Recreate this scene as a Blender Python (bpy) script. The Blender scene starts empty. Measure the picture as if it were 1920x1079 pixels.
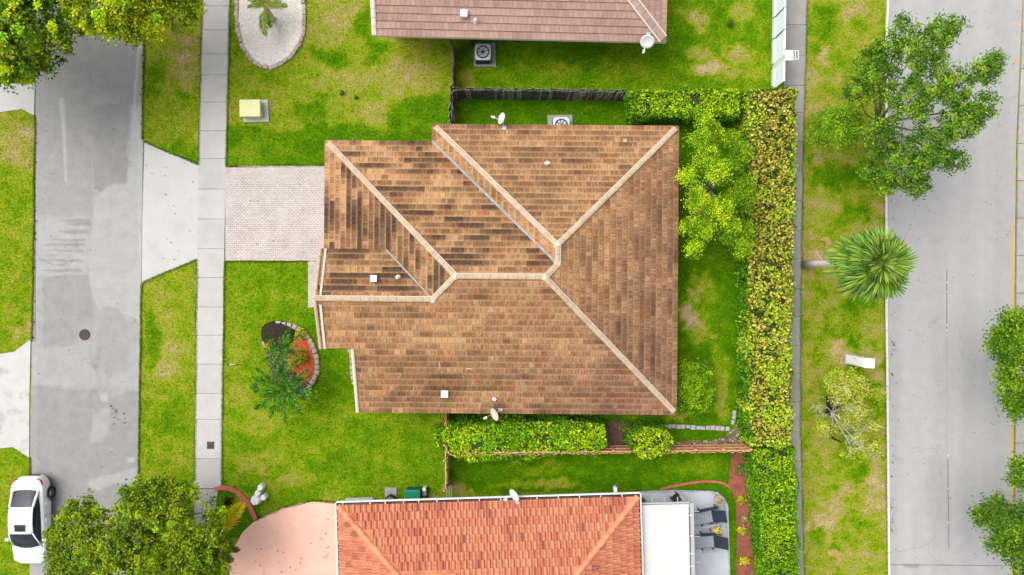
import bpy, math, random
import numpy as np
from mathutils import Vector, Matrix

# ------------------------------------------------------------------ camera, light, exposure
scene = bpy.context.scene
C = scene.collection
S = 34.0            # photo pixels per metre on the ground
H = 38.0            # height of the drone above the lawn
cam = bpy.data.objects.new('camera', bpy.data.cameras.new('camera'))
C.objects.link(cam)
cam.location = (0, 0, H)
cam.data.sensor_width = 36.0
cam.data.lens = 36.0 * H / (1920 / S)
cam.data.clip_start = 0.5
cam.data.clip_end = 3000
scene.camera = cam

SUN_EL, SUN_AZ = 60.0, 298.0      # azimuth clockwise from +Y (top of the photo)
world = bpy.data.worlds.new('World'); scene.world = world
world.use_nodes = True
wn = world.node_tree.nodes; wl = world.node_tree.links
bg = wn['Background']
sky = wn.new('ShaderNodeTexSky'); sky.sky_type = 'NISHITA'; sky.sun_disc = False
sky.sun_elevation = math.radians(SUN_EL); sky.sun_rotation = math.radians(SUN_AZ)
sky.air_density = 1.0; sky.dust_density = 4.0; sky.ozone_density = 1.0
hs = wn.new('ShaderNodeHueSaturation'); hs.inputs['Saturation'].default_value = 0.22
wl.new(sky.outputs[0], hs.inputs['Color']); wl.new(hs.outputs[0], bg.inputs['Color'])
bg.inputs['Strength'].default_value = 0.12
sd = bpy.data.lights.new('sun', 'SUN'); sd.energy = 1.4; sd.angle = math.radians(60); sd.color = (1.0, 0.965, 0.91)
sun = bpy.data.objects.new('sun', sd); C.objects.link(sun)
_el, _az = math.radians(SUN_EL), math.radians(SUN_AZ)
_dir = Vector((math.sin(_az) * math.cos(_el), math.cos(_az) * math.cos(_el), math.sin(_el)))
sun.rotation_euler = _dir.to_track_quat('Z', 'Y').to_euler()
sun.location = (0, 0, 60)
vs = scene.view_settings
vs.view_transform = 'Standard'; vs.look = 'None'; vs.gamma = 1.0; vs.exposure = 0.98
vs.use_curve_mapping = False
scene.cycles.max_bounces = 8
scene.cycles.transparent_max_bounces = 6
scene.cycles.use_denoising = True

# ------------------------------------------------------------------ helpers
rng = np.random.default_rng(7)
random.seed(7)

def W(px, py, z=0.0):
    """A point of the photograph seen at height z, as a place in the world (metres)."""
    f = (H - z) / H
    return ((px - 960) / S * f, (539.5 - py) / S * f, z)

def XY(px, py, z=0.0):
    return W(px, py, z)[:2]

def vnoise(x, y, seed=0):
    x = np.asarray(x, float); y = np.asarray(y, float)
    xi = np.floor(x).astype(np.int64); yi = np.floor(y).astype(np.int64)
    xf = x - xi; yf = y - yi
    def h(a, b):
        n = (a * 374761393 + b * 668265263 + seed * 1442695041) & 0xFFFFFFFF
        n = ((n ^ (n >> 13)) * 1274126177) & 0xFFFFFFFF
        return ((n ^ (n >> 16)) & 0xFFFF) / 65535.0
    u = xf * xf * (3 - 2 * xf); v = yf * yf * (3 - 2 * yf)
    return (h(xi, yi) * (1 - u) + h(xi + 1, yi) * u) * (1 - v) + (h(xi, yi + 1) * (1 - u) + h(xi + 1, yi + 1) * u) * v

def fbm(x, y, seed=0, octv=4):
    a, s, t = 0.5, 0.0, 0.0
    for k in range(octv):
        s = s + a * vnoise(x * 2 ** k, y * 2 ** k, seed + k * 17); t += a; a *= 0.5
    return s / t

def in_poly(x, y, poly):
    inside = np.zeros(np.shape(x), bool); n = len(poly); j = n - 1
    for i in range(n):
        xi, yi = poly[i]; xj, yj = poly[j]
        if yi != yj:
            inside ^= ((yi > y) != (yj > y)) & (x < (xj - xi) * (y - yi) / (yj - yi) + xi)
        j = i
    return inside

def link(name, me, mat=None, parent=None):
    o = bpy.data.objects.new(name, me); C.objects.link(o)
    if mat is not None and len(me.materials) == 0: me.materials.append(mat)
    if parent is not None: o.parent = parent
    return o

def mesh_np(name, verts, quads, attrs=None, uv=None, smooth=False, tris=None):
    """Fast mesh: verts (n,3), quads (m,4) and/or tris (k,3) index arrays."""
    me = bpy.data.meshes.new(name)
    verts = np.asarray(verts, np.float32).reshape(-1, 3)
    parts, starts, off = [], [], 0
    if quads is not None and len(quads):
        q = np.asarray(quads, np.int32); parts.append(q.ravel()); starts.append(np.arange(len(q)) * 4); off = len(q) * 4
    if tris is not None and len(tris):
        t = np.asarray(tris, np.int32); parts.append(t.ravel()); starts.append(off + np.arange(len(t)) * 3)
    loops = np.concatenate(parts).astype(np.int32); st = np.concatenate(starts).astype(np.int32)
    me.vertices.add(len(verts)); me.vertices.foreach_set('co', verts.ravel())
    me.loops.add(len(loops)); me.loops.foreach_set('vertex_index', loops)
    me.polygons.add(len(st)); me.polygons.foreach_set('loop_start', st)
    if attrs:
        for k, (dom, typ, data) in attrs.items():
            a = me.attributes.new(k, typ, dom)
            a.data.foreach_set('color' if 'COLOR' in typ else 'value', np.asarray(data, np.float32).ravel())
    if uv is not None:
        l = me.uv_layers.new(name='UVMap'); l.data.foreach_set('uv', np.asarray(uv, np.float32)[loops].ravel())
    if smooth: me.polygons.foreach_set('use_smooth', np.ones(len(st), bool))
    me.update(calc_edges=True); me.validate()
    return me

class MB:
    """Collects shapes into one mesh."""
    def __init__(s): s.v = []; s.f = []; s.t = []; s.uv = []; s.tint = 0.5
    def add(s, vs, fs, uvs=None):
        b = len(s.v); s.v += [tuple(p) for p in vs]; s.uv += list(uvs) if uvs else [(p[0], p[1]) for p in vs]
        for f in fs: s.f.append(tuple(b + i for i in f)); s.t.append(s.tint)
        return s
    def box(s, x0, x1, y0, y1, z0, z1, M=None, cham=0.0):
        if cham > 0:
            c = cham
            vs = [(x0, y0, z0), (x1, y0, z0), (x1, y1, z0), (x0, y1, z0), (x0, y0, z1 - c), (x1, y0, z1 - c), (x1, y1, z1 - c), (x0, y1, z1 - c),
                  (x0 + c, y0 + c, z1), (x1 - c, y0 + c, z1), (x1 - c, y1 - c, z1), (x0 + c, y1 - c, z1)]
            fs = [(3, 2, 1, 0), (0, 1, 5, 4), (1, 2, 6, 5), (2, 3, 7, 6), (3, 0, 4, 7), (4, 5, 9, 8), (5, 6, 10, 9), (6, 7, 11, 10), (7, 4, 8, 11), (8, 9, 10, 11)]
        else:
            vs = [(x0, y0, z0), (x1, y0, z0), (x1, y1, z0), (x0, y1, z0), (x0, y0, z1), (x1, y0, z1), (x1, y1, z1), (x0, y1, z1)]
            fs = [(3, 2, 1, 0), (4, 5, 6, 7), (0, 1, 5, 4), (1, 2, 6, 5), (2, 3, 7, 6), (3, 0, 4, 7)]
        if M is not None: vs = [M @ Vector(p) for p in vs]
        return s.add(vs, fs)
    def prism(s, poly, z0, z1, top=True, bottom=False):
        a = sum(poly[i][0] * poly[(i + 1) % len(poly)][1] - poly[(i + 1) % len(poly)][0] * poly[i][1] for i in range(len(poly)))
        if a < 0: poly = poly[::-1]
        n = len(poly)
        z0f = z0 if callable(z0) else (lambda x, y: z0); z1f = z1 if callable(z1) else (lambda x, y: z1)
        vs = [(x, y, z0f(x, y)) for x, y in poly] + [(x, y, z1f(x, y)) for x, y in poly]
        fs = [(i, (i + 1) % n, n + (i + 1) % n, n + i) for i in range(n)]
        if top: fs.append(tuple(range(n, 2 * n)))
        if bottom: fs.append(tuple(range(n - 1, -1, -1)))
        return s.add(vs, fs)
    def tube(s, pts, rad, n=8, cap=True):
        pts = [Vector(p) for p in pts]; rads = rad if isinstance(rad, (list, tuple)) else [rad] * len(pts)
        rings = []
        for i, p in enumerate(pts):
            d = (pts[min(i + 1, len(pts) - 1)] - pts[max(i - 1, 0)])
            d = d.normalized() if d.length > 1e-9 else Vector((0, 0, 1))
            a = d.orthogonal().normalized() if i == 0 else (prev - d * prev.dot(d)).normalized()
            prev = a; b = d.cross(a)
            rings.append([p + (a * math.cos(2 * math.pi * k / n) + b * math.sin(2 * math.pi * k / n)) * rads[i] for k in range(n)])
        vs = [q for r in rings for q in r]; fs = []
        for i in range(len(rings) - 1):
            for k in range(n):
                fs.append((i * n + k, i * n + (k + 1) % n, (i + 1) * n + (k + 1) % n, (i + 1) * n + k))
        if cap: fs.append(tuple(range(n - 1, -1, -1))); fs.append(tuple((len(rings) - 1) * n + k for k in range(n)))
        return s.add(vs, fs)
    def lathe(s, prof, n=20, M=None, closed=True):
        vs = []; fs = []; m = len(prof)
        for r, z in prof:
            for k in range(n):
                a = 2 * math.pi * k / n; vs.append((r * math.cos(a), r * math.sin(a), z))
        for i in range(m - 1):
            for k in range(n): fs.append((i * n + k, i * n + (k + 1) % n, (i + 1) * n + (k + 1) % n, (i + 1) * n + k))
        if closed:
            fs.append(tuple(range(n - 1, -1, -1))); fs.append(tuple((m - 1) * n + k for k in range(n)))
        if M is not None: vs = [M @ Vector(p) for p in vs]
        return s.add(vs, fs)
    def mesh(s, name, smooth=False):
        me = bpy.data.meshes.new(name); me.from_pydata(s.v, [], s.f)
        a = me.attributes.new('tint', 'FLOAT', 'FACE'); a.data.foreach_set('value', np.asarray(s.t, np.float32))
        l = me.uv_layers.new(name='UVMap')
        li = np.empty(len(me.loops), np.int32); me.loops.foreach_get('vertex_index', li)
        l.data.foreach_set('uv', np.asarray(s.uv, np.float32)[li].ravel())
        if smooth: me.polygons.foreach_set('use_smooth', np.ones(len(me.polygons), bool))
        me.update()
        return me
    def build(s, name, mat, parent=None, smooth=False):
        return link(name, s.mesh(name, smooth), mat, parent)

def tag(o, label=None, cat=None, group=None, kind=None):
    if label: o['label'] = label
    if cat: o['category'] = cat
    if group: o['group'] = group
    if kind: o['kind'] = kind
    return o

def thing(name, label, cat, loc=(0, 0, 0), rz=0.0, group=None):
    o = bpy.data.objects.new(name, None); C.objects.link(o)
    o.empty_display_size = 0.3
    o.location = loc; o.rotation_euler = (0, 0, rz)
    return tag(o, label, cat, group)

def copy_tree(o, parent=None):
    c = o.copy(); C.objects.link(c)
    if parent is not None: c.parent = parent
    for ch in list(o.children): copy_tree(ch, c)
    return c

def RZ(a): return Matrix.Rotation(a, 4, 'Z')
def T(x, y, z): return Matrix.Translation((x, y, z))
def smooth_by_angle(o):
    o.data.polygons.foreach_set('use_smooth', np.ones(len(o.data.polygons), bool))
def bevel(o, w=0.02, seg=2):
    m = o.modifiers.new('bevel', 'BEVEL'); m.width = w; m.segments = seg; m.limit_method = 'ANGLE'
    return o

# ------------------------------------------------------------------ materials
def new_mat(name, rough=0.8, spec=0.3):
    m = bpy.data.materials.new(name); m.use_nodes = True
    nt = m.node_tree; b = nt.nodes['Principled BSDF']
    b.inputs['Roughness'].default_value = rough
    b.inputs['Specular IOR Level'].default_value = spec
    return m, nt, b

class NT:
    def __init__(s, nt): s.nt = nt
    def n(s, t, **kw):
        o = s.nt.nodes.new(t)
        for k, v in kw.items(): setattr(o, k, v)
        return o
    def l(s, a, b): s.nt.links.new(a, b)
    def coord(s, kind='Object'):
        return s.n('ShaderNodeTexCoord').outputs[kind]
    def pos(s): return s.n('ShaderNodeNewGeometry').outputs['Position']
    def attr(s, name): return s.n('ShaderNodeAttribute', attribute_name=name)
    def noise(s, vec, scale, detail=4, rough=0.55, scl=None):
        if scl is not None:
            mp = s.n('ShaderNodeMapping'); mp.inputs['Scale'].default_value = scl; s.l(vec, mp.inputs[0]); vec = mp.outputs[0]
        o = s.n('ShaderNodeTexNoise'); o.inputs['Scale'].default_value = scale; o.inputs['Detail'].default_value = detail
        o.inputs['Roughness'].default_value = rough; s.l(vec, o.inputs['Vector']); return o.outputs['Fac']
    def ramp(s, fac, stops):
        o = s.n('ShaderNodeValToRGB'); e = o.color_ramp.elements
        while len(e) < len(stops): e.new(0.5)
        for i, (p, c) in enumerate(stops):
            e[i].position = p; e[i].color = (*c, 1) if len(c) == 3 else c
        s.l(fac, o.inputs[0]); return o.outputs[0]
    def math(s, op, a, b=None, clamp=False):
        o = s.n('ShaderNodeMath', operation=op); o.use_clamp = clamp
        for i, x in enumerate((a, b)):
            if x is None: continue
            if isinstance(x, (int, float)): o.inputs[i].default_value = x
            else: s.l(x, o.inputs[i])
        return o.outputs[0]
    def mix(s, fac, a, b, mode='MIX'):
        o = s.n('ShaderNodeMix', data_type='RGBA', blend_type=mode)
        for i, x in ((0, fac), (6, a), (7, b)):
            if isinstance(x, (int, float)): o.inputs[i].default_value = x
            elif isinstance(x, tuple): o.inputs[i].default_value = (*x, 1)
            else: s.l(x, o.inputs[i])
        return o.outputs[2]
    def bump(s, height, strength, dist, bsdf):
        o = s.n('ShaderNodeBump'); o.inputs['Strength'].default_value = strength; o.inputs['Distance'].default_value = dist
        s.l(height, o.inputs['Height']); s.l(o.outputs[0], bsdf.inputs['Normal'])

def g3(v): return (v, v, v)

def mottled(name, c1, c2, scale=3.0, rough=0.8, bump=0.15, fine=60.0, spec=0.3, finestr=0.25, tint=0.0, big=None):
    """Two-tone mottled surface with a fine grain; tint = how far the per-piece tint shifts it."""
    m, nt, b = new_mat(name, rough, spec); k = NT(nt); p = k.pos()
    n1 = k.noise(p, scale, 5, 0.6); n2 = k.noise(p, fine, 3, 0.6)
    col = k.mix(k.ramp(n1, [(0.3, g3(0)), (0.7, g3(1))]), c1, c2)
    col = k.mix(finestr, col, k.ramp(n2, [(0.3, g3(0.25)), (0.7, g3(1.0))]), 'MULTIPLY')
    if big is not None:
        n3 = k.noise(p, big[0], 4, 0.6)
        col = k.mix(k.ramp(n3, [(big[1], g3(0)), (big[1] + 0.14, g3(big[3]))]), col, big[2])
    if tint > 0:
        a = k.attr('tint').outputs['Fac']
        col = k.mix(tint, col, k.ramp(a, [(0.0, g3(0.35)), (1.0, g3(1.0))]), 'MULTIPLY')
    k.l(col, b.inputs['Base Color'])
    if bump: k.bump(n2, bump, 0.01, b)
    return m

def plain(name, c, rough=0.5, metal=0.0, spec=0.4, var=0.12):
    m, nt, b = new_mat(name, rough, spec); k = NT(nt)
    n = k.noise(k.pos(), 9.0, 4, 0.6)
    col = k.mix(k.ramp(n, [(0.3, g3(0)), (0.7, g3(1))]), tuple(x * (1 - var) for x in c), c)
    k.l(col, b.inputs['Base Color']); b.inputs['Metallic'].default_value = metal
    return m

def leaf_mat(name, trans=0.24, rough=0.6):
    m, nt, b = new_mat(name, rough, 0.10); k = NT(nt)
    a = k.attr('col').outputs['Color']
    k.l(a, b.inputs['Base Color'])
    t = k.n('ShaderNodeBsdfTranslucent'); k.l(k.mix(1.0, a, (1.0, 1.0, 0.35), 'MULTIPLY'), t.inputs['Color'])
    mx = k.n('ShaderNodeMixShader'); mx.inputs[0].default_value = trans
    out = nt.nodes['Material Output']
    k.l(b.outputs[0], mx.inputs[1]); k.l(t.outputs[0], mx.inputs[2]); k.l(mx.outputs[0], out.inputs['Surface'])
    return m

M = {}
M['leaf'] = leaf_mat('leaf')
M['bark'] = mottled('bark', (0.16, 0.12, 0.09), (0.26, 0.21, 0.17), 8, 0.9, 0.4)
M['bark_pale'] = mottled('bark_pale', (0.36, 0.32, 0.27), (0.50, 0.46, 0.41), 8, 0.9, 0.4)
M['palm_trunk'] = mottled('palm_trunk', (0.50, 0.46, 0.41), (0.66, 0.62, 0.56), 8, 0.9, 0.4)
M['bark_black'] = mottled('bark_black', (0.012, 0.011, 0.010), (0.03, 0.026, 0.022), 8, 0.9, 0.3)
M['twig'] = mottled('twig', (0.45, 0.423, 0.378), (0.594, 0.558, 0.495), 8, 0.9, 0.2)
M['core'] = mottled('hedge_core', (0.018, 0.032, 0.008), (0.04, 0.06, 0.012), 6, 0.95, 0.5, fine=25)
M['concrete_light'] = mottled('concrete_light', (0.4144, 0.407, 0.3922), (0.4588, 0.4514, 0.4366), 1.5, 0.85, 0.1, finestr=0.24, big=(0.75, 0.53, (0.33, 0.315, 0.295), 0.55))
M['concrete_walk'] = mottled('concrete_walk', (0.375, 0.3638, 0.3488), (0.435, 0.4237, 0.4088), 1.1, 0.85, 0.1, finestr=0.16, tint=0.35, big=(0.75, 0.53, (0.33, 0.315, 0.295), 0.4))
M['concrete_old'] = mottled('concrete_old', (0.2808, 0.2691, 0.2535), (0.3432, 0.3315, 0.3159), 1.3, 0.88, 0.15, finestr=0.3, tint=0.4)
M['concrete_dirty'] = mottled('concrete_dirty', (0.4292, 0.4144, 0.3996), (0.4884, 0.4736, 0.4514), 1.5, 0.85, 0.15, big=(0.9, 0.52, (0.2664, 0.2664, 0.2664), 0.8))
M['concrete_pad'] = mottled('concrete_pad', (0.2736, 0.2584, 0.2356), (0.38, 0.3648, 0.342), 5, 0.9, 0.25, finestr=0.4)
M['joint'] = mottled('joint', (0.13, 0.12, 0.10), (0.24, 0.22, 0.19), 8, 0.95, 0.2)
M['pink'] = mottled('pink_concrete', (0.661, 0.3807, 0.2964), (0.7344, 0.4469, 0.3497), 0.8, 0.8, 0.1, finestr=0.1, big=(1.3, 0.62, (0.5692, 0.2732, 0.1824), 0.4))
M['patio'] = mottled('patio', (0.3447, 0.3612, 0.394), (0.4432, 0.4596, 0.4925), 0.9, 0.7, 0.06, finestr=0.1)
M['paver'] = mottled('paver', (0.47, 0.405, 0.375), (0.55, 0.49, 0.455), 1.0, 0.88, 0.2, finestr=0.22, tint=0.2, big=(0.55, 0.55, (0.33, 0.275, 0.255), 0.5))
M['white_paint'] = plain('white_paint', (0.656, 0.656, 0.656), 0.45, var=0.04)
M['cream'] = mottled('cream_stucco', (0.48, 0.416, 0.32), (0.528, 0.464, 0.368), 2, 0.9, 0.3)
M['white_roof'] = mottled('white_roof', (0.4816, 0.4816, 0.4678), (0.5091, 0.5091, 0.4954), 0.7, 0.5, 0.03, finestr=0.06)
M['white_gloss'] = plain('white_gloss', (0.80, 0.82, 0.83), 0.4, var=0.03)
M['vinyl'] = plain('vinyl', (0.7574, 0.8377, 0.9), 0.4, var=0.06)
M['grey_metal'] = plain('grey_metal', (0.42, 0.43, 0.44), 0.45, metal=0.4)
M['ac_grey'] = plain('ac_grey', (0.16, 0.22, 0.26), 0.5)
M['ac_beige'] = plain('ac_beige', (0.46, 0.52, 0.56), 0.5)
M['black'] = plain('black_plastic', (0.018, 0.018, 0.02), 0.5)
M['dark_fabric'] = mottled('dark_fabric', (0.014, 0.02, 0.032), (0.026, 0.034, 0.05), 6, 0.85, 0.3)
M['slat_grey'] = mottled('slat_grey', (0.24, 0.26, 0.29), (0.32, 0.34, 0.37), 5, 0.6, 0.1)
M['iron'] = mottled('iron', (0.05, 0.035, 0.033), (0.085, 0.06, 0.055), 10, 0.8, 0.3)
M['green_box'] = plain('green_plastic', (0.004, 0.20, 0.10), 0.45)
M['utility_cream'] = plain('utility_cream', (0.527, 0.527, 0.255), 0.5)
M['wood_orange'] = mottled('wood_orange', (0.567, 0.27, 0.135), (0.81, 0.4455, 0.2565), 4, 0.85, 0.3, tint=0.5)
M['wood_dark'] = mottled('wood_dark', (0.02, 0.016, 0.016), (0.20, 0.18, 0.17), 3.2, 0.9, 0.4, tint=0.5)
M['wood_grey'] = mottled('wood_grey', (0.16, 0.14, 0.135), (0.40, 0.37, 0.35), 5, 0.9, 0.4, tint=0.5)
M['wood_brown'] = mottled('wood_brown', (0.10, 0.055, 0.04), (0.19, 0.11, 0.085), 5, 0.9, 0.4, tint=0.5)
M['stone'] = mottled('edging_stone', (0.3432, 0.273, 0.234), (0.4836, 0.4056, 0.351), 5, 0.9, 0.35, tint=0.5)
M['stone_white'] = mottled('edging_white', (0.39, 0.39, 0.3744), (0.5148, 0.507, 0.4836), 5, 0.9, 0.3, tint=0.4)
M['gravel'] = mottled('white_gravel', (0.6426, 0.5852, 0.5279), (0.85, 0.8262, 0.7688), 14, 0.9, 0.3, tint=0.3)
M['mulch'] = mottled('red_mulch', (0.50, 0.085, 0.03), (0.64, 0.15, 0.06), 9, 0.95, 0.5, tint=0.4)
M['mulch_dull'] = mottled('old_mulch', (0.198, 0.0765, 0.0495), (0.396, 0.117, 0.0765), 2.4, 0.95, 0.5, tint=0.5)
M['soil_dark'] = mottled('dark_soil', (0.018, 0.014, 0.008), (0.05, 0.042, 0.02), 9, 0.95, 0.5, tint=0.5)
M['soil'] = mottled('bare_soil', (0.12, 0.075, 0.045), (0.26, 0.19, 0.13), 3, 0.95, 0.5, tint=0.4)
M['curb_red'] = mottled('red_edging', (0.34, 0.075, 0.05), (0.45, 0.13, 0.09), 6, 0.85, 0.3)
M['kerb'] = mottled('kerb', (0.3, 0.285, 0.2625), (0.39, 0.375, 0.3525), 2.2, 0.9, 0.2, tint=0.3)
M['yellow_paint'] = mottled('yellow_paint', (0.496, 0.28, 0.04), (0.528, 0.336, 0.072), 6, 0.7, 0.1)
M['white_line'] = mottled('white_line', (0.496, 0.488, 0.472), (0.608, 0.6, 0.584), 6, 0.75, 0.1)
M['crack'] = mottled('sealed_joint', (0.10, 0.10, 0.10), (0.20, 0.20, 0.20), 10, 0.9, 0.1)
M['clay_pot'] = plain('clay_pot', (0.30, 0.31, 0.33), 0.7)
M['brown_dish'] = plain('dish_brown', (0.42, 0.16, 0.08), 0.6)
M['petiole'] = plain('petiole', (0.22, 0.26, 0.07), 0.6)
M['ridge'] = mottled('ridge_cap', (0.3981, 0.2823, 0.1829), (0.5008, 0.3926, 0.2833), 3.5, 0.88, 0.2, finestr=0.15, tint=0.2)
M['mortar'] = mottled('mortar', (0.536, 0.4572, 0.371), (0.5783, 0.5043, 0.4285), 4, 0.9, 0.2, finestr=0.15)
M['flashing'] = mottled('flashing', (0.2104, 0.1893, 0.1753), (0.3225, 0.2945, 0.2735), 3, 0.6, 0.1)

def car_paint():
    m, nt, b = new_mat('car_white', 0.22, 0.5); k = NT(nt)
    n = k.noise(k.pos(), 5.0, 4, 0.6)
    k.l(k.mix(n, (0.68, 0.69, 0.70), (0.73, 0.74, 0.75)), b.inputs['Base Color'])
    b.inputs['Coat Weight'].default_value = 0.6; b.inputs['Coat Roughness'].default_value = 0.05
    return m
M['car_white'] = car_paint()
def glass_dark():
    m, nt, b = new_mat('tinted_glass', 0.08, 0.18); k = NT(nt)
    n = k.noise(k.pos(), 2.0, 3, 0.6)
    k.l(k.mix(n, (0.01, 0.014, 0.02), (0.03, 0.042, 0.055)), b.inputs['Base Color'])
    return m
M['glass'] = glass_dark()
M['tail_red'] = plain('tail_red', (0.35, 0.008, 0.012), 0.2)
M['rubber'] = plain('rubber', (0.02, 0.02, 0.02), 0.85)
M['rim'] = plain('rim', (0.22, 0.22, 0.23), 0.35, metal=0.7)
M['chrome'] = plain('lamp_clear', (0.62, 0.66, 0.70), 0.12, metal=0.3)

def tile_mat(name, light, mid, dark, streak=(13, .7), warm=None, region=0.3, samp=1.15, fade=.86, shade_tint=False):
    """Roof tile: tint per piece, streaks down the slope (UV x in metres, y = share of the exposed length), pale lichen at the head of each tile."""
    m, nt, b = new_mat(name, 0.88, 0.15); k = NT(nt)
    uv = k.coord('UV'); p = k.pos()
    st = k.noise(uv, 1.0, 3, 0.7, (streak[0], streak[1], 1))
    st2 = k.noise(uv, 1.0, 2, 0.6, (9, 3, 1))
    big = k.noise(p, 0.33, 4, 0.6)
    t = k.attr('tint').outputs['Fac']
    sp = k.n('ShaderNodeSeparateXYZ'); k.l(uv, sp.inputs[0])
    head = k.n('ShaderNodeMapRange', interpolation_type='SMOOTHSTEP'); k.l(k.math('ADD', sp.outputs[1], k.math('MULTIPLY', k.math('SUBTRACT', st, .5), .7)), head.inputs[0])
    head.inputs[1].default_value = .48; head.inputs[2].default_value = .98; head.inputs[3].default_value = 1.0; head.inputs[4].default_value = 1 - fade
    d = k.math('ADD', k.math('MULTIPLY', t, 0.8), k.math('MULTIPLY', k.math('SUBTRACT', st, 0.5), samp))
    d = k.math('ADD', d, k.math('MULTIPLY', k.math('SUBTRACT', st2, 0.5), 0.45))
    d = k.math('MULTIPLY', k.math('ADD', d, k.math('MULTIPLY', k.math('SUBTRACT', big, 0.5), region * 1.6)), head.outputs[0])
    col = k.ramp(d, [(0.04, light), (0.34, mid), (0.62, tuple(a * .45 + c * .55 for a, c in zip(mid, dark))), (0.92, dark)])
    n3 = k.noise(p, 1.3, 4, 0.6)
    if warm is not None: col = k.mix(k.ramp(n3, [(0.5, g3(0)), (0.68, g3(0.6))]), col, k.mix(1.0, col, warm, 'MULTIPLY'))
    if shade_tint:  # paints shade into the colour: darker and purplish toward the east and south
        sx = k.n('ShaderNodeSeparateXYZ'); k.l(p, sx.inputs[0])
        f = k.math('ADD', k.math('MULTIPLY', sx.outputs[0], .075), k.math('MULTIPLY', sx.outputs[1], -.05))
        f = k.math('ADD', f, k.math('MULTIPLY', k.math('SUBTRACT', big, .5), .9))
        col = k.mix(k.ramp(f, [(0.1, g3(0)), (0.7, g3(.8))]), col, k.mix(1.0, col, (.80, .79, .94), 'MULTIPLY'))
    k.l(col, b.inputs['Base Color'])
    k.bump(st, 0.3, 0.01, b)
    return m
M['tile_brown'] = tile_mat('tile_brown', (0.385, 0.225, 0.110), (0.190, 0.103, 0.051), (0.038, 0.026, 0.019), samp=1.05, fade=.74, warm=(1.15, .86, .75), shade_tint=True)
M['tile_pink'] = tile_mat('tile_pink', (0.335, 0.222, 0.180), (0.27, 0.17, 0.135), (0.16, 0.09, 0.072), streak=(9, 1), region=0.12, samp=.4, fade=.3)
M['tile_orange'] = tile_mat('tile_orange', (0.52, 0.235, 0.135), (0.39, 0.118, 0.068), (0.13, 0.08, 0.078), streak=(15, .3), region=0.08, samp=1.15, fade=.2)
M['cap_orange'] = mottled('cap_orange', (0.616, 0.196, 0.091), (0.784, 0.315, 0.161), 2.5, 0.85, 0.2, finestr=0.15, tint=0.3)
M['pink_cap'] = mottled('pink_cap', (0.33, 0.22, 0.185), (0.42, 0.30, 0.26), 2.5, 0.85, 0.2, tint=0.3)

# lawn
def grass_mat():
    m, nt, b = new_mat('lawn', 0.95, 0.03); k = NT(nt); p = k.pos()
    dry = k.attr('dry').outputs['Fac']  # low values also paint the shaded strips as deep green
    n1 = k.noise(p, 0.9, 5, 0.6); n2 = k.noise(p, 4.5, 5, 0.7); n3 = k.noise(p, 9.5, 5, 0.8); n4 = k.noise(p, 60.0, 2, 0.6)
    f = k.math('ADD', dry, k.math('MULTIPLY', k.math('SUBTRACT', n2, 0.5), 0.55))
    f = k.math('ADD', f, k.math('MULTIPLY', k.math('SUBTRACT', n3, 0.5), 1.15))
    f = k.math('ADD', f, k.math('MULTIPLY', k.math('SUBTRACT', n1, 0.5), 0.25))
    col = k.ramp(f, [(0.0, (0.055, 0.175, 0.002)), (0.25, (0.135, 0.27, 0.003)), (0.46, (0.275, 0.335, 0.014)), (0.66, (0.36, 0.315, 0.08)), (0.95, (0.52, 0.39, 0.22))])
    n5 = k.noise(p, 12.0, 5, 0.75)
    col = k.mix(0.8, col, k.ramp(n5, [(0.34, g3(0.36)), (0.60, g3(1.0))]), 'MULTIPLY')
    col = k.mix(0.4, col, k.ramp(n4, [(0.3, g3(0.45)), (0.65, g3(1.0))]), 'MULTIPLY')
    k.l(col, b.inputs['Base Color']); k.bump(k.math('ADD', n3, n4), 0.6, 0.03, b)
    return m
M['lawn'] = grass_mat()

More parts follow.
